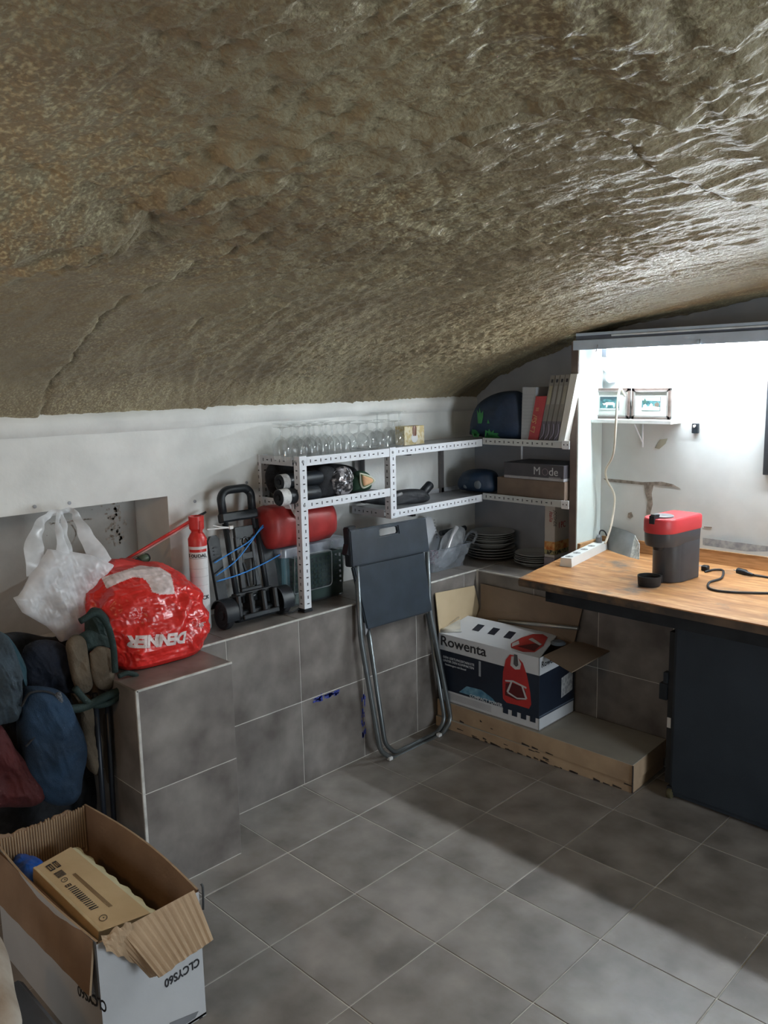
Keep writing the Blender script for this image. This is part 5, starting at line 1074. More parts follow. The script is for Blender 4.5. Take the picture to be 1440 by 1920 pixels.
# ---------------------------------------------------------------- small shelf with two pictures
t = thing('wall_shelf', 'short white wall shelf in the alcove with two framed pictures on it', 'shelf', (.25, 1.7, 1.33))
s0, s1 = P(1100, 788, 1, 1.66), P(1258, 786, 1, 1.66); ZSS = 1.338
mb = MB(); mb.box(PX1+.001, s1.x, 1.66, YW-.005, ZSS-.015, ZSS, b=.001); obj('shelf_board', mb, M('white_shelf', (.72, .76, .76), .5, var=.04), t)
mb = MB(); a = P(1205, 845, 1, YW-.006); mb.tube([(a.x-.002, YW-.01, ZSS-.015), (a.x, YW-.008, ZSS-.12)], .004, 8); mb.tube([(a.x-.002, 1.68, ZSS-.02), (a.x, YW-.01, ZSS-.10)], .003, 8); obj('bracket', mb, white_m, t, smooth=True)
def picture(px0, px1, pyt, pyb, lab, scene):
    y = 1.715; a, b = P(px0, pyb, 1, y), P(px1, pyt, 1, y); x0, x1 = a.x, b.x; h = b.z-a.z; z0 = ZSS+.0005; z1 = z0+h
    t = thing('picture_frame', lab, 'picture', ((x0+x1)/2, y, z0)); fm = M('brown_grey_frame', (.09, .065, .055), .4, var=.3, sc=30); fs = M('silver_frame_lip', (.20, .19, .18), .5, metal=.2)
    w_ = .014
    mb = MB()
    for (A_, B_, C_, D_) in ((x0, x1, z0, z0+w_), (x0, x1, z1-w_, z1), (x0, x0+w_, z0, z1), (x1-w_, x1, z0, z1)): mb.box(A_, B_, y, y+.012, C_, D_, b=.002)
    obj('frame', mb, fm, t)
    mb = MB(); v_ = w_-.004
    for (A_, B_, C_, D_) in ((x0+v_, x1-v_, z0+v_, z0+w_+.002), (x0+v_, x1-v_, z1-w_-.002, z1-v_), (x0+v_, x0+w_+.002, z0+v_, z1-v_), (x1-w_-.002, x1-v_, z0+v_, z1-v_)): mb.box(A_, B_, y-.002, y+.004, C_, D_)
    obj('frame_lip', mb, fs, t)
    mb = MB(); mb.box(x0+w_, x1-w_, y+.006, y+.008, z0+w_, z1-w_); obj('mount', mb, M('off_white_mount', (.44, .46, .43), .7, var=.02), t)
    mx_, mz_ = (x1-x0)*.27, h*.29; u0, u1, v0, v1 = x0+mx_, x1-mx_, z0+mz_, z1-mz_
    mb = MB(); mb.box(u0-.0015, u1+.0015, y+.0052, y+.006, v0-.0015, v1+.0015); obj('picture_border', mb, ink, t)
    mb = MB(); mb.box(u0, u1, y+.0042, y+.0052, v0, v1); obj('painting', mb, M('teal_landscape', (.01, .06, .065), .6, sc=40, c2=(.07, .20, .21), rampw=(.4, .6)), t)
    W2, H2 = u1-u0, v1-v0
    def lay(pts, c, nm='painted_shape', k=0):
        mb = MB().slab([(u0+W2*a_, y+.0042-k*.0003, v0+H2*b_) for a_, b_ in pts], (0, -1, 0), .0003); obj(nm, mb, M('paint_%s' % str(c), c, .6), t)
    if scene == 0:
        lay([(0, .0), (1, .0), (1, .12), (0, .12)], (.45, .58, .55)); lay([(.12, .52), (.22, .50), (.35, .60), (.7, .60), (.8, .5), (.78, .18), (.73, .18), (.70, .38), (.42, .38), (.38, .18), (.33, .18), (.32, .40), (.2, .36)], (.62, .64, .60), k=1)
        lay([(0, .7), (.3, .85), (.7, .75), (1, .9), (1, 1), (0, 1)], (.02, .05, .06))
    else:
        lay([(0, .75), (1, .7), (1, 1), (0, 1)], (.35, .55, .56)); lay([(0, 0), (1, 0), (1, .25), (.5, .35), (0, .2)], (.40, .52, .48))
        lay([(.05, .1), (.2, .1), (.28, .35), (.2, .48), (.08, .4)], (.65, .66, .60), k=1); lay([(.42, .05), (.62, .05), (.6, .45), (.5, .55), (.43, .4)], (.62, .64, .60), k=1); lay([(.72, .3), (.9, .25), (.98, .5), (.85, .62), (.7, .5)], (.10, .08, .06), k=1); lay([(.05, .5), (.15, .95), (.28, .6)], (.03, .08, .06), k=1)
picture(1104, 1181, 727, 784, 'framed teal painting of a pale animal, left of the two on the wall shelf', 0)
picture(1183, 1258, 723, 782, 'framed teal painting of several pale animals, right of the two on the wall shelf', 1)
# socket and cable
t = thing('plug_adapter', 'round white plug in the alcove wall above the left picture', 'plug', (.14, 1.74, 1.5)); p = P(1144, 709, 1, YW-.03)
mb = MB().lathe([(.022, .03), (.023, .012), (.020, .002), (.012, -.002), (0, -.002)], (p.x, YW-.035, p.z), 24, ax=1); obj('plug_body', mb, white_m, t, smooth=35)
a = P(1127, 682, 1, YW-.01); mb = MB().tube(spline([(p.x-.004, YW-.02, p.z+.018), tuple(P(1134, 695, 1, YW-.012)), tuple(a), (a.x-.01, YW-.006, a.z+.06)]), .0042, 8); obj('lead', mb, M('white_cable', (.62, .64, .62), .5), t, smooth=True)
PSt = P(1052, 1052, 2, .757+.035)
t = thing('power_cable', 'long off-white mains cable hanging down the alcove to the power strip', 'cable', (.2, 1.5, .79))
cp = [(1163, 728, 1.62), (1158, 750, 1.58), (1155, 790, 1.56), (1150, 850, 1.60), (1136, 880, 1.66), (1138, 900, 1.70), (1152, 930, 1.71), (1148, 975, 1.69), (1140, 1005, 1.67), (1134, 1020, 1.655)]
cpts = [P(a, b, 1, c) for a, b, c in cp]; cpts = [P(1172, 742, 1, 1.70), P(1166, 732, 1, 1.66)]+cpts[0:]
mb = MB().tube(spline(cpts, 6), .0048, 8); obj('cable_run', mb, M('cream_cable', (.60, .57, .48), .5), t, smooth=True)
# power strip
A0 = P(1052, 1046, 2, .757+.036); DZ = .757
s_a, s_b = P(1072, 1064, 2, DZ), P(1139, 1030, 2, DZ); dv_ = (s_b-s_a); dv_.z = 0; Lp = dv_.length; dv_.normalize(); nv_ = Vector((-dv_.y, dv_.x, 0))
PS = thing('power_strip', 'white multi-socket power strip lying on the wooden desk top', 'power strip', tuple((s_a+s_b)/2))
wS = .052; hS = .036
def ps(u, v, z): return s_a+dv_*u+nv_*v+Vector((0, 0, z))
lo_ = [ps(0, 0, .0005), ps(Lp, 0, .0005), ps(Lp, wS, .0005), ps(0, wS, .0005)]; hi_ = [ps(.002, .003, hS), ps(Lp-.002, .003, hS), ps(Lp-.002, wS-.003, hS), ps(.002, wS-.003, hS)]
obj('casing', MB().hexa(lo_, hi_), M('white_plastic', (.72, .74, .73), .35, var=.02), PS)
for k in range(5):
    c = ps(.035+k*(Lp-.075)/4*.98, wS/2, hS); mb = MB().tube([c+Vector((0, 0, .0002)), c+Vector((0, 0, .0008))], .0165, 20)
    s1_ = obj('socket', mb, M('socket_grey', (.28, .29, .29), .5), PS)
    mb = MB()
    for o_ in (-.006, 0, .006): mb.tube([c+dv_*o_+Vector((0, 0, .0007)), c+dv_*o_+Vector((0, 0, .0012))], .0018, 8)
    obj('pin_holes', mb, ink, s1_, kind='stuff')
c = ps(Lp-.04, wS/2, hS)
t = thing('black_plug', 'dark plug pushed into the far socket of the power strip', 'plug', tuple(c)); mb = MB().tube([c+Vector((0, 0, .0014)), c+Vector((0, 0, .022)), c+dv_*.006+Vector((0, 0, .032))], [.014, .0135, .008], 14); obj('plug_body', mb, M('grey_plug', (.12, .13, .14), .5), t, smooth=35)
mb = MB().tube(spline([c+Vector((0, 0, .03)), c+dv_*.02+Vector((0, 0, .05)), c+dv_*.05+Vector((.01, 0, .04)), c+dv_*.07+Vector((.02, 0, 0.0))]), .003, 8); obj('lead', mb, blackm, t, smooth=True)
# bent grey sheet
t = thing('bent_sheet', 'curved grey card sheet standing on the desk behind the power strip', 'sheet', (.25, 1.66, DZ))
pa = [P(1132, 1018, 2, DZ), P(1150, 1026, 2, DZ+.0), P(1173, 1044, 2, DZ), P(1176, 1047, 2, DZ)]
ba = [Vector((.150, 1.735, DZ)), Vector((.215, 1.690, DZ)), Vector((.285, 1.655, DZ)), Vector((.315, 1.640, DZ))]
ta = [Vector((.155, 1.745, DZ+.105)), Vector((.22, 1.715, DZ+.103)), Vector((.27, 1.70, DZ+.098)), Vector((.31, 1.685, DZ+.088))]
ba = spline(ba, 5); ta = spline(ta, 5); mb = MB().grid(np.array([[tuple(b.lerp(a, s_)) for a, b in zip(ta, ba)] for s_ in np.linspace(0, 1, 6)])); mb.grid(np.array([[tuple(b.lerp(a, s_)+Vector((.002, .003, 0))) for a, b in zip(ta, ba)] for s_ in np.linspace(0, 1, 6)])); obj('curved_sheet', mb, M('grey_card', (.20, .22, .23), .6, var=.15), t, smooth=True)
e1, e2 = ba[-1], ta[-1]; e3 = P(1199, 1021, 1, 1.645); e4 = P(1198, 1048, 1, 1.62); e4.z = DZ+.001
mb = MB().hexa([e1, e4, e3, e2], [p+Vector((0, .004, 0)) for p in (e1, e4, e3, e2)]); obj('rough_side', mb, M('mottled_card', (.30, .33, .32), .9, sc=90, c2=(.55, .58, .56), bump=.6), t)
# plaster scars and hooks on the alcove wall
def patch(pts, nm, mat, y=YW-.0045): obj(nm, MB().slab([P(a, b, 1, y) for a, b in pts], (0, -1, 0), .0012), mat, wall_back)
patch([(1131, 897), (1160, 899), (1205, 904), (1240, 903), (1262, 908), (1276, 916), (1262, 913), (1240, 911), (1230, 910), (1205, 909), (1170, 906), (1140, 903)], 'bare_patch', M('scar_brown', (.15, .125, .10), .9, sc=60, c2=(.30, .27, .24)))
patch([(1208, 908), (1226, 909), (1222, 925), (1224, 945), (1219, 965), (1212, 965), (1214, 940), (1210, 925)], 'bare_patch', M('scar_brown', ()))
patch([(1228, 840), (1238, 824), (1252, 822), (1248, 832), (1236, 842)], 'bare_patch', M('scar_faint', (.30, .30, .24), .9))
patch([(1178, 962), (1184, 960), (1187, 968), (1182, 973), (1177, 970)], 'bare_patch', M('scar_brown', ()))
patch([(1320, 987), (1335, 988), (1335, 990), (1320, 989)], 'bare_patch', M('scar_brown', ()))
mb = MB(); a, b = P(1437, 678, 1, YW-.006), P(1437, 890, 1, YW-.006)
a.x += .012; mb.box(a.x, a.x+.30, YW-.020, YW-.005, b.z, a.z, b=.002); mb2 = MB(); mb2.box(a.x+.02, a.x+.28, YW-.022, YW-.020, b.z+.02, a.z-.02)
t = thing('black_board', 'black framed board on the alcove wall at the right edge of view', 'board', (a.x+.15, YW-.006, b.z)); obj('frame', mb, blackm, t); obj('board_face', mb2, M('slate_face', (.04, .05, .055), .5), t)
p = P(1305, 803, 1, YW-.006); t = thing('wall_hook', 'small black square hook with a white pin on the alcove wall', 'hook', (p.x, YW-.005, p.z))
mb = MB(); mb.box(p.x-.014, p.x+.014, YW-.016, YW-.005, p.z-.020, p.z+.020, b=.002); obj('hook_plate', mb, black, t); mb = MB().tube([(p.x, YW-.016, p.z+.012), (p.x, YW-.026, p.z+.006), (p.x, YW-.026, p.z+.014)], .004, 8); obj('pin', mb, paper, t, smooth=True)
# ================================================================ DESK
DK = thing('desk', 'worn wooden worktop on a dark steel frame filling the alcove', 'desk', (.9, 1.4, 0))
def woodmat():
    m = bpy.data.materials.new('worn_worktop'); m.use_nodes = True; nt = m.node_tree; N = nt.nodes; L = nt.links; b = N['Principled BSDF']
    tc = N.new('ShaderNodeTexCoord'); mp = N.new('ShaderNodeMapping'); mp.inputs['Scale'].default_value = (2.2, 14, 6); mp.inputs['Rotation'].default_value = (0, 0, 1.57+.0); L.new(tc.outputs['Object'], mp.inputs[0])
    n1 = N.new('ShaderNodeTexNoise'); n1.inputs['Scale'].default_value = 3.2; n1.inputs['Detail'].default_value = 9; n1.inputs['Roughness'].default_value = .62; L.new(mp.outputs[0], n1.inputs[0])
    cr = N.new('ShaderNodeValToRGB'); L.new(n1.outputs[0], cr.inputs[0]); E_ = cr.color_ramp.elements; E_[0].position = .32; E_[0].color = (.26, .105, .035, 1); E_[1].position = .68; E_[1].color = (.60, .35, .17, 1); e_ = E_.new(.5); e_.color = (.42, .20, .075, 1)
    n2 = N.new('ShaderNodeTexNoise'); n2.inputs['Scale'].default_value = 5; n2.inputs['Detail'].default_value = 10; n2.inputs['Roughness'].default_value = .7; L.new(tc.outputs['Object'], n2.inputs[0])
    r2 = N.new('ShaderNodeValToRGB'); r2.color_ramp.elements[0].position = .54; r2.color_ramp.elements[1].position = .68; L.new(n2.outputs[0], r2.inputs[0])
    mx = N.new('ShaderNodeMixRGB'); L.new(r2.outputs[0], mx.inputs[0]); L.new(cr.outputs[0], mx.inputs[1]); mx.inputs[2].default_value = (.14, .115, .10, 1)
    L.new(mx.outputs[0], b.inputs['Base Color']); b.inputs['Roughness'].default_value = .42
    bp = N.new('ShaderNodeBump'); bp.inputs['Strength'].default_value = .25; bp.inputs['Distance'].default_value = .002; L.new(n1.outputs[0], bp.inputs['Height']); L.new(bp.outputs[0], b.inputs['Normal']); return m
wood = woodmat(); woodd = M('dark_worn_edge', (.035, .030, .028), .7, sc=14, c2=(.20, .12, .06), rampw=(.40, .75))
c0, c1 = P(973, 1084, 2, DZ), P(1440, 1174, 2, DZ)
dfr = (c1-c0).normalized()
cl = [c0, c0+dfr*2.1, Vector((c0.x+2.1, YW-.008, DZ)), Vector((.070, YW-.008, DZ)), P(1080, 1032, 2, DZ)]
cl[4] = Vector((.068, 1.60, DZ))
if True:
    top = [Vector((p.x, p.y, DZ)) for p in cl]; mb = MB().hexa(top, [p-Vector((0, 0, .004)) for p in top]); obj('worktop_face', mb, wood, DK)
    fr_n = Vector((dfr.y, -dfr.x, 0)); m_ = 26; g1 = []; g2 = []
    chunk = [p-Vector((0, 0, .0042)) for p in top]; mb = MB().hexa(chunk, [p-Vector((0, 0, .026)) for p in chunk])
    obj('worktop_core', mb, M('core_brown', (.045, .035, .03), .7, sc=10, c2=(.13, .085, .055)), DK)
    mb = MB(); a = top[0]; edge_ = []
    for k in range(28):
        s_ = k/27; p = a+dfr*(.0+.55*s_); hgt = .022+.004*float(fbm(s_*8, 1, 1.)); w2 = .003+.003*abs(float(vn(s_*14, 2, 2.)))
        edge_.append([tuple(p+fr_n*(w2)+Vector((0, 0, -.0045))), tuple(p+fr_n*w2+Vector((0, 0, -hgt))), tuple(p+Vector((0, 0, -.031)))])
    mb.grid(np.array(edge_)); obj('chipped_edge', mb, woodd, DK)
fs_ = c0+dfr*.11-fr_n*.02
mb = MB(); pts = [fs_+Vector((0, 0, -.031)), fs_+dfr*1.8+Vector((0, 0, -.031))]
mb.hexa([pts[0], pts[1], pts[1]-fr_n*.035, pts[0]-fr_n*.035], [p-Vector((0, 0, .045)) for p in (pts[0], pts[1], pts[1]-fr_n*.035, pts[0]-fr_n*.035)]); obj('frame_rail', mb, black, DK)
mb = MB(); a = fs_-fr_n*.0; mb.hexa([a+Vector((0, 0, -.031)), a+dfr*.035+Vector((0, 0, -.031)), a+dfr*.035-fr_n*.30+Vector((0, 0, -.031)), a-fr_n*.30+Vector((0, 0, -.031))], [p-Vector((0, 0, .035)) for p in (a+Vector((0, 0, -.031)), a+dfr*.035+Vector((0, 0, -.031)), a+dfr*.035-fr_n*.30+Vector((0, 0, -.031)), a-fr_n*.30+Vector((0, 0, -.031)))]); obj('frame_rail', mb, black, DK)
mb = MB(); mb.box(1.95, 1.99, 1.05, 1.09, 0, DZ-.031, b=.002); obj('leg', mb, black, DK)
mb = MB(); mb.box(PX1+.001, PX1+.016, PY0+.005, YW-.02, DZ, DZ+.045, b=.001); mb.box(PX1+.016, 2.3, YW-.020, YW-.006, DZ, DZ+.055, b=.001); obj('upstand', mb, M('orange_wood', (.36, .19, .08), .5, stretch=(1, 6, 12), c2=(.52, .30, .14)), DK)
mb = MB(); gq = [P(a, b, 1, YW-.022) for a, b in [(1318, 1008), (1440, 1024), (1440, 1034), (1400, 1034), (1318, 1022)]]; mb.slab(gq, (0, -1, 0), .002); obj('silicone_smear', mb, M('grey_filler', (.20, .23, .26), .6, sc=40, c2=(.38, .41, .43)), DK)
mb = MB(); 
for (cx3, cy3, r_) in ((1375, 1052, .030), (1392, 1056, .022), (1362, 1058, .015)):
    p = P(cx3, cy3, 2, DZ); mb.add([p+Vector((r_*(1+.3*math.sin(a*3))*math.cos(a), .5*r_*math.sin(a), .0006)) for a in np.linspace(0, 6.28, 15)[:-1]], [tuple(range(14))])
obj('paint_stain', mb, M('blue_stain', (.05, .08, .24), .6, sc=90, var=.5), DK)
mb = MB(); 
for k in range(14):
    p = P(random.uniform(1290, 1440), random.uniform(1032, 1062), 2, DZ)
    if p.y < YW-.05: r_ = random.uniform(.01, .03); mb.add([p+Vector((r_*1.5*math.cos(a), .5*r_*math.sin(a), .0004+k*1e-5)) for a in np.linspace(0, 6.28, 13)[:-1]], [tuple(range(12))])
obj('filler_stain', mb, M('grey_blue_stain', (.17, .20, .24), .6, sc=60, c2=(.34, .30, .27)), DK)
# ---------------------------------------------------------------- coffee machine
CM = thing('coffee_machine', 'black coffee machine with a red head standing on the wooden desk', 'coffee machine', (.64, 1.4, DZ))
qf = P(1250, 1104, 2, DZ); qb = P(1317, 1080, 2, DZ); ax_ = Vector((.10, .995, 0)).normalized(); sx_ = Vector((ax_.y, -ax_.x, 0)); wC = .122
fc = Vector((.605, 1.258, DZ)); Lb = .235
def stadium(c, hw, l0, l1, z, n=12, sq=.0, rb=.012):
    """outline: round front end, squared back"""
    out = []
    for k in range(n+1):
        a = math.pi+math.pi*k/n; out.append(c+sx_*hw*math.cos(a)+ax_*(l0+hw+hw*math.sin(a))+Vector((0, 0, z)))
    for (s_, a0) in ((1, 0), (-1, 90)):
        for k in range(4): a = math.radians(a0+90*k/3); out.append(c+sx_*(s_*(hw-rb)+rb*math.cos(a))+ax_*(l1-rb+rb*math.sin(a))+Vector((0, 0, z)))
    return out
def loft(rs, cap=True):
    mb = MB().grid(np.array([[tuple(v) for v in r] for r in rs]), wrapv=True)
    if cap: mb.add(rs[0], [tuple(range(len(rs[0])))]); mb.add(rs[-1], [tuple(range(len(rs[-1])))])
    return mb
hw = wC/2; mblk = M('machine_black', (.042, .050, .062), .42, var=.1)
body = loft([stadium(fc, hw*.90, .058, Lb, .002), stadium(fc, hw*.92, .055, Lb, .01), stadium(fc, hw*.93, .053, Lb, .145)]); obj('base_column', body, mblk, CM, smooth=40)
tank = loft([stadium(fc, hw*.96, .066, Lb, .002), stadium(fc, hw*.97, .064, Lb, .008), stadium(fc, hw*.97, .064, Lb, .190)]); obj('water_tank', tank, mblk, CM, smooth=40)
hd = loft([stadium(fc, hw*.90, .004, Lb, .142), stadium(fc, hw*.97, .0, Lb, .150), stadium(fc, hw, -.002, Lb, .192)]); obj('brew_head', hd, mblk, CM, smooth=40)
rd = M('matt_red_plastic', (.52, .035, .045), .42, var=.03)
lid = loft([stadium(fc, hw*1.01, -.004, Lb+.002, .192), stadium(fc, hw*1.03, -.006, Lb+.003, .196), stadium(fc, hw*1.03, -.006, Lb+.003, .238), stadium(fc, hw*1.0, -.003, Lb, .245), stadium(fc, hw*.96, .001, Lb-.004, .247)]); obj('red_head', lid, rd, CM, smooth=40)
c = fc+ax_*(.062)+Vector((0, 0, .247)); mb = MB().lathe([(.040, 0), (.040, .006), (.036, .008), (.030, .0085), (0, .0085)], tuple(c), 32); obj('round_lid', mb, M('grey_lid', (.16, .17, .18), .4), CM, smooth=35)
a = c-ax_*.035; mb = MB().hexa([a-sx_*.010+Vector((0, 0, .001)), a+sx_*.010+Vector((0, 0, .001)), a+sx_*.010-ax_*.034+Vector((0, 0, .001)), a-sx_*.010-ax_*.034+Vector((0, 0, .001))], [a-sx_*.010+Vector((0, 0, .014)), a+sx_*.010+Vector((0, 0, .014)), a+sx_*.008-ax_*.030+Vector((0, 0, .016)), a-sx_*.008-ax_*.030+Vector((0, 0, .016))]); obj('lever', mb, black, CM)
mb = MB().hexa([a-sx_*.010-ax_*.026+Vector((0, 0, -.018)), a+sx_*.010-ax_*.026+Vector((0, 0, -.018)), a+sx_*.010-ax_*.036+Vector((0, 0, -.018)), a-sx_*.010-ax_*.036+Vector((0, 0, -.018))], [a-sx_*.010-ax_*.026+Vector((0, 0, .012)), a+sx_*.010-ax_*.026+Vector((0, 0, .012)), a+sx_*.010-ax_*.036+Vector((0, 0, .012)), a-sx_*.010-ax_*.036+Vector((0, 0, .012))]); obj('lever_tip', mb, black, CM)
c = fc+ax_*(-.012)+Vector((0, 0, .001)); mb = MB().lathe([(.037, 0), (.040, .004), (.042, .034), (.0425, .037), (.0395, .037), (.037, .022), (0, .020)], tuple(c), 36); obj('drip_cup', mb, blackm, CM, smooth=35)
mb = MB().hexa([c+sx_*.014+ax_*.035, c-sx_*.014+ax_*.035, c-sx_*.014+ax_*.085, c+sx_*.014+ax_*.085], [p+Vector((0, 0, .030)) for p in (c+sx_*.014+ax_*.035, c-sx_*.014+ax_*.035, c-sx_*.014+ax_*.085, c+sx_*.014+ax_*.085)]); obj('cup_support', mb, blackm, CM)
c = fc+ax_*.05+Vector((0, 0, .128)); mb = MB().lathe([(.018, 0), (.022, .018)], tuple(c-ax_*.012), 18); obj('spout', mb, black, CM, smooth=35)
# black mains cable and plug
t = thing('black_cable', 'black mains cable with its plug looping over the desk, right of the coffee machine', 'cable', (.85, 1.5, DZ))
cpx = [(1322, 1072), (1340, 1068), (1356, 1070), (1352, 1084), (1330, 1092), (1332, 1104), (1370, 1110), (1440, 1112), (1500, 1112), (1520, 1096), (1450, 1084), (1412, 1078)]
mb = MB().tube(spline([P(a, b, 2, DZ+.005) for a, b in cpx], 8), .0042, 8); obj('cable_run', mb, blackm, t, smooth=True)
a, b = P(1412, 1078, 2, DZ+.008), P(1384, 1070, 2, DZ+.009); mb = MB().tube([a, a.lerp(b, .4), a.lerp(b, .5), b], [.005, .008, .0125, .012], 12); pl_ = obj('plug', mb, black, t, smooth=40)
mb = MB(); d_ = (b-a).normalized(); s2 = Vector((-d_.y, d_.x, 0))
for o_ in (-.006, .006): mb.tube([b+s2*o_, b+s2*o_+d_*.016], .002, 6)
obj('pins', mb, greym, pl_, smooth=True)
mb = MB(); a = P(1322, 1070, 2, DZ); mb.box(a.x-.012, a.x+.014, a.y-.015, a.y+.012, DZ, DZ+.022, b=.004); obj('appliance_plug', mb, black, t)
# ================================================================ UNDER THE DESK
# flat packs
kraft = M('kraft_flatpack', (.34, .235, .15), .8, sc=8, c2=(.46, .33, .21), bump=.3); dusty = M('dusty_pack_top', (.33, .31, .27), .85, sc=6, c2=(.40, .38, .33)); torn = M('dark_torn', (.04, .03, .025), .9)
def flatpack(corn, z0, z1, lab, n_torn):
    c = sum((Vector((*p, 0)) for p in corn), Vector())/4; t = thing('flat_pack', lab, 'flat pack', (c.x, c.y, z0))
    a = [Vector((p[0], p[1], z0)) for p in corn]; b = [Vector((p[0], p[1], z1-.002)) for p in corn]; obj('carton', MB().hexa(a, b), kraft, t)
    b2 = [Vector((p[0], p[1], z1-.002)) for p in corn]; e2 = [Vector((p[0], p[1], z1)) for p in corn]; obj('top_sheet', MB().hexa(b2, e2), dusty, t)
    mb = MB(); A_, B_ = Vector((*corn[0][:2], 0)), Vector((*corn[1][:2], 0)); d_ = (B_-A_).normalized(); n_ = Vector((d_.y, -d_.x, 0))
    for k in range(n_torn):
        s_ = random.uniform(.02, .98) if k % 2 else random.gauss(.5, .12); p = A_.lerp(B_, s_); w2 = random.uniform(.008, .04); zz = z0+random.choice((0, .0, random.uniform(0, z1-z0-.01))); hh = random.uniform(.003, .010)
        mb.hexa([p+n_*.0008+Vector((0, 0, zz)), p+d_*w2+n_*.0008+Vector((0, 0, zz)), p+d_*w2+Vector((0, 0, zz)), p+Vector((0, 0, zz))], [p+n_*.0008+Vector((0, 0, zz+hh)), p+d_*w2+n_*.0008+Vector((0, 0, zz+hh*.5)), p+d_*w2+Vector((0, 0, zz+hh*.5)), p+Vector((0, 0, zz+hh))])
    obj('torn_spot', mb, torn, t, kind='stuff')
    mb = MB(); p = B_; mb.tube([p+Vector((.001, -.001, z0+.002)), p+Vector((.002, -.002, (z0+z1)/2)), p+Vector((.001, -.001, z1-.003))], .003, 6); obj('crushed_corner', mb, torn, t, smooth=True)
b1 = [(-.306, 1.085), (.632, 1.108), (.622, 1.375), (-.308, 1.375)]; b2 = [(-.308, 1.098), (.640, 1.092), (.628, 1.378), (-.308, 1.378)]
flatpack(b1, .001, .046, 'lower of two flat brown cartons on the floor under the desk, edge torn', 34); flatpack(b2, .047, .120, 'upper thick flat brown carton, dusty on top, directly under the vacuum cleaner box', 7)
# vacuum cleaner box
zb = .121
F0, F1 = Vector((P(822, 1187, 1, 1.100).x, 1.100, zb)), Vector((.222, 1.108, zb)); B1 = Vector((.160, 1.372, zb)); Hf = .305
fd = (F1-F0).normalized(); bd_ = Vector((-fd.y, fd.x, 0)); dep = .262; F2 = F1+bd_*dep; F3 = F0+bd_*dep; UPV = Vector((0, 0, 1))
VB = thing('vacuum_box', 'open printed vacuum cleaner carton standing on the flat packs under the desk', 'box', tuple((F0+F2)/2))
navyc = M('navy_print', (.006, .010, .022), .45, sc=4, c2=(.012, .022, .042)); wc = M('white_card', (.58, .60, .63), .6, var=.03)
def fpt(u, v, o_=.0): return F0+fd*u*(F1-F0).length+UPV*v*Hf-bd_*o_      # on the front face
def rpt(u, v, o_=.0): return F1+bd_*u*dep+UPV*v*Hf+fd*o_
mb = MB().hexa([F0, F1, F1+bd_*.004, F0+bd_*.004], [p+UPV*Hf for p in (F0, F1, F1+bd_*.004, F0+bd_*.004)]); obj('front', mb, wc, VB)
mb = MB().hexa([F1, F2, F2-fd*.004, F1-fd*.004], [p+UPV*Hf for p in (F1, F2, F2-fd*.004, F1-fd*.004)]); obj('side', mb, wc, VB)
mb = MB().hexa([F0, F3, F3+fd*.004, F0+fd*.004], [p+UPV*Hf for p in (F0, F3, F3+fd*.004, F0+fd*.004)]); obj('side', mb, cardi, VB)
mb = MB().hexa([F3, F2, F2-bd_*.004, F3-bd_*.004], [p+UPV*Hf for p in (F3, F2, F2-bd_*.004, F3-bd_*.004)]); obj('back', mb, cardi, VB)
mb = MB().hexa([F0, F1, F2, F3], [p+UPV*.004 for p in (F0, F1, F2, F3)]); obj('base', mb, cardi, VB)
obj('navy_panel', MB().slab([fpt(.0, .17, .0003), fpt(1, .17, .0003), fpt(1, .76, .0003), fpt(0, .76, .0003)], -bd_, .0004), navyc, VB)
obj('navy_panel', MB().slab([rpt(0, .17, .0003), rpt(1, .17, .0003), rpt(1, .78, .0003), rpt(0, .76, .0003)], fd, .0004), navyc, VB)
obj('navy_stripe', MB().slab([rpt(0, .185, .0009), rpt(1, .185, .0009), rpt(1, .205, .0009), rpt(0, .205, .0009)], fd, .0003), M('blue_grey_line', (.10, .13, .18), .5), VB)
def art(pts, mat, o_=.0008, nm='printed_picture'): return obj(nm, MB().slab([fpt(a, b, o_) for a, b in pts], -bd_, .0003), mat, VB)
text('Rowenta', tuple(fpt(.02, .83, .0008)), tuple(fd), (0, 0, 1), .062, ink, VB, bold=.0008, stretch=1.12)
text('DEN LEISTUNGSSTARKSTE', tuple(fpt(.05, .645, .0009)), tuple(fd), (0, 0, 1), .0145, wc, VB); text('UNTER DEN KOMPAKTEN', tuple(fpt(.05, .595, .0009)), tuple(fd), (0, 0, 1), .0145, wc, VB); text('Staubsaugern mit Beutel', tuple(fpt(.07, .545, .0009)), tuple(fd), (0, 0, 1), .0120, wc, VB)
art([(.425, .52), (.445, .52), (.445, .74), (.425, .74)], M('pale_bar', (.35, .38, .42), .5))
bg = M('blue_glow_print', (.05, .17, .28), .5, sc=30, c2=(.18, .36, .48)); art([(.22, .20), (.60, .20), (.56, .26), (.45, .33), (.30, .32)], bg, .0007)
text('COMPACT POWER', tuple(fpt(.33, .175, .0010)), tuple(fd), (0, 0, 1), .020, wc, VB, bold=.0003)
vr = M('vacuum_red', (.36, .02, .022), .3, sc=8, c2=(.50, .035, .03)); dkr = M('vacuum_dark_red', (.09, .008, .01), .4)
art([(.665, .30), (.66, .50), (.665, .68), (.69, .86), (.73, .95), (.79, .95), (.85, .88), (.89, .72), (.92, .50), (.93, .34), (.91, .27), (.80, .27), (.70, .26)], vr, .0010); art([(.685, .36), (.69, .53), (.74, .56), (.85, .55), (.88, .50), (.88, .38), (.80, .34)], dkr, .0012)
art([(.685, .575), (.76, .60), (.885, .56), (.885, .535), (.76, .575), (.69, .555)], M('silver_print', (.50, .50, .50), .4), .0014); 
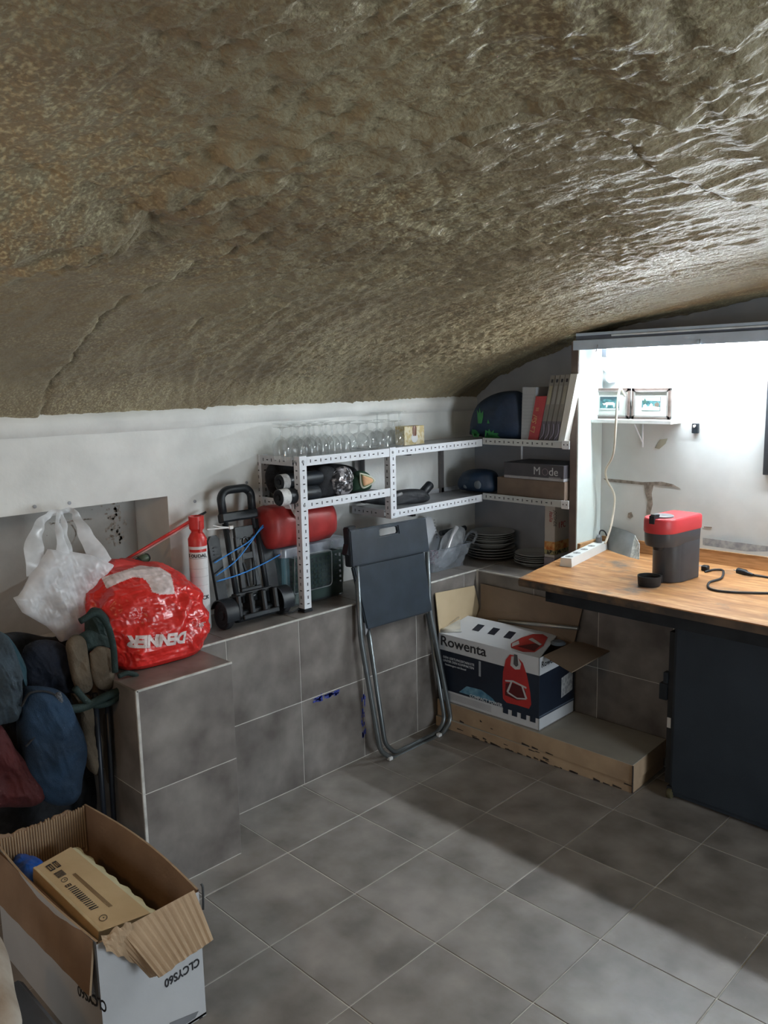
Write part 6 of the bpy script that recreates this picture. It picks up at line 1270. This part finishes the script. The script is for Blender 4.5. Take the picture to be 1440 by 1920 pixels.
for pp in ([(.74, .58), (.755, .58), (.715, .40), (.70, .42)], [(.835, .57), (.85, .565), (.895, .40), (.875, .40)], [(.705, .40), (.80, .355), (.885, .385), (.885, .405), (.80, .375), (.715, .42)]): art(pp, M('silver_print', ()), .0015)
art([(.735, .80), (.745, .93), (.80, .95), (.835, .86), (.825, .78), (.78, .76)], M('silver_print', ()), .0014); art([(.765, .83), (.77, .97), (.80, .97), (.81, .83), (.79, .80)], M('grey_hose', (.07, .07, .075), .5), .0017)
for k in range(4): a_ = .665+k*.085; art([(a_, .10), (a_+.05, .10), (a_+.05, .175), (a_, .175)], navyc, .0008, 'printed_icon')
mb = MB()
for k in range(7): mb.slab([fpt(.10, .135-.014*k, .0006), fpt(.55, .135-.014*k, .0006), fpt(.55, .139-.014*k, .0006), fpt(.10, .139-.014*k, .0006)], -bd_, .0003)
obj('fine_print', mb, M('grey_print_line', ()), VB, kind='stuff')
obj('white_sticker', MB().slab([rpt(.62, .30, .0008), rpt(.95, .34, .0008), rpt(.95, .62, .0008), rpt(.62, .58, .0008)], fd, .0004), M('grey_sticker', (.30, .31, .33), .6, sc=90, c2=(.48, .49, .50), rampw=(.45, .55)), VB)
text('Rowenta', tuple(rpt(.05, .86, .0006)), tuple(bd_), (0, 0, 1), .034, ink, VB, bold=.0005)
# flaps: front one folded in, the others standing or spread
T0, T1 = F0+UPV*Hf, F1+UPV*Hf
fb0 = P(858, 1152, Vector((0, -.38, 1)), 0) if False else P(862, 1151, 2, zb+Hf+.034); fb1 = P(1045, 1190, 2, zb+Hf+.012)
ff = MB().grid(np.array([[tuple(T0.lerp(T1, u).lerp(fb0.lerp(fb1, u), v)-UPV*dz_) for u in np.linspace(0, 1, 14)] for v in np.linspace(0, 1, 10)]+[]) if (dz_ := .0) == 0 else None); ff.grid(np.array([[tuple(T0.lerp(T1, u).lerp(fb0.lerp(fb1, u), v)-UPV*.004) for u in np.linspace(0, 1, 14)] for v in np.linspace(0, 1, 10)])); fl_ = obj('flap', ff, wc, VB)
def fp2(u, v):   # point on the front flap
    a = T0.lerp(T1, u); b = fb0.lerp(fb1, u); return a.lerp(b, v)+UPV*.0012
def fart(pts, mat, dz=0.): return obj('printed_picture', MB().slab([fp2(a, b)+UPV*dz for a, b in pts], (0, 0, 1), .0005), mat, VB)
for k in range(3): u_ = .20+k*.16; fart([(u_+.06, .42), (u_+.13, .42), (u_+.13, .72), (u_+.06, .72)], navyc)
fart([(.72, .10), (.69, .25), (.73, .55), (.80, .80), (.88, .88), (.94, .80), (.96, .45), (.93, .15), (.84, .06)], vr, .0006); fart([(.76, .20), (.92, .18), (.94, .5), (.86, .42)], dkr, .0012); fart([(.72, .14), (.70, .26), (.73, .42), (.76, .30)], M('silver_print', ()), .0012); fart([(.80, .55), (.93, .42), (.94, .48), (.82, .64)], M('silver_print', ()), .0013)
mb = MB().tube([T0+UPV*.006+bd_*.01, T0+UPV*.012+bd_*.03+fd*.05, T0+UPV*.012+bd_*.05+fd*.09], [.010, .008, .002], 10); obj('curled_paper', mb, M('cream_paper', (.56, .54, .48), .7), VB, smooth=True)
mb = MB().add([T0+bd_*.02+UPV*.012, T0+bd_*.05+fd*.085+UPV*.018, fb0+UPV*.002, T0+bd_*.12+fd*.02+UPV*.045], [(0, 1, 2), (0, 2, 3)]); obj('torn_paper', mb, M('cream_paper', ()), VB)
T2, T3 = F2+UPV*Hf, F3+UPV*Hf
def panel(pts, nm, mat, t_=.004, n=(0, -1, 0)): return obj(nm, MB().slab([Vector(p) for p in pts], n, t_), mat, VB)
yb2 = YB-.006
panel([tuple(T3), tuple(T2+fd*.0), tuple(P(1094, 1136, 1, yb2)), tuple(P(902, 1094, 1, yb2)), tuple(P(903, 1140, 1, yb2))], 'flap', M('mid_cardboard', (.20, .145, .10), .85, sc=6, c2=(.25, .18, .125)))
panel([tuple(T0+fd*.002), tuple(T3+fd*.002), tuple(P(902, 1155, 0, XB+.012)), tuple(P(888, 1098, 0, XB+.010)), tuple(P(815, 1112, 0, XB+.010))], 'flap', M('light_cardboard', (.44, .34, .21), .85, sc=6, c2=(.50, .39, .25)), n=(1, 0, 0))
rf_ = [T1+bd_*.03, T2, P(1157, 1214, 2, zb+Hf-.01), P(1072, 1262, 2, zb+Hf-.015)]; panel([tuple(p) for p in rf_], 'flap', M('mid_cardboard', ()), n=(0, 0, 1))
a, b = T3+fd*.10+UPV*.012-bd_*.03, T2-fd*.0+UPV*.012-bd_*.04
mb = MB().tube([P(935, 1164, 1, 1.355), P(1083, 1178, 1, 1.355)], .008, 12); tag(obj('metal_tube', mb, M('bare_aluminium', (.45, .45, .43), .35, metal=.8), smooth=True), 'thin aluminium tube lying across the open vacuum cleaner carton', 'tube')
p = P(1046, 1206, 2, zb+Hf+.004); mb = MB().lathe([(0, .010), (.022, .010), (.030, .004), (.034, 0), (.030, -.004), (0, -.004)], tuple(p), 28); tag(obj('grey_disc', mb, M('grey_disc_plastic', (.10, .12, .14), .5), smooth=35), 'grey round plastic part between the flaps of the vacuum cleaner carton', 'disc')
# black flight case / cabinet
BC = thing('black_cabinet', 'large matt blue-black cabinet on castors standing under the desk', 'cabinet', (1.4, 1.3, 0))
cabm = M('blue_black_panel', (.013, .021, .032), .6, sc=5, c2=(.020, .030, .044), bump=.15, bsc=300); ca0 = Vector((.742, 1.172, 0)); ca1 = Vector((2.0, 1.145, 0)); cdv = (ca1-ca0).normalized(); cnv = Vector((-cdv.y, cdv.x, 0))
def cab(u, v, z): return ca0+cdv*u+cnv*v+Vector((0, 0, z))
def cbox(u0, u1, v0, v1, z0, z1): return MB().hexa([cab(u0, v0, z0), cab(u1, v0, z0), cab(u1, v1, z0), cab(u0, v1, z0)], [cab(u0, v0, z1), cab(u1, v0, z1), cab(u1, v1, z1), cab(u0, v1, z1)])
obj('cabinet_body', cbox(0.0, 1.15, 0.004, .20, .012, .675), cabm, BC)
obj('front_panel', cbox(.012, 1.14, -.004, .004, .03, .665), cabm, BC)
obj('side_rail', cbox(-.022, -.0, .01, .05, .05, .62), blackm, BC); obj('side_rail', cbox(-.010, .0, .08, .18, .10, .60), blackm, BC)
obj('latch', cbox(-.050, -.022, .0, .03, .365, .425), black, BC); obj('latch', cbox(-.034, -.02, -.004, .02, .43, .47), black, BC)
obj('label_sticker', cbox(-.020, -.006, -.0005+.008, .0095, .262, .300), paper, BC, label='white sticker on the side rail')
mb = MB().lathe([(0, -.008), (.018, -.008), (.020, 0), (.018, .008), (0, .008)], tuple(cab(.006, -.002, .0205)), 20, ax=0); obj('castor', mb, M('castor_tan', (.07, .06, .03), .5), BC, smooth=35)
mb = cbox(-.006, .018, -.006, .03, .030, .045); obj('castor_fork', mb, blackm, BC)
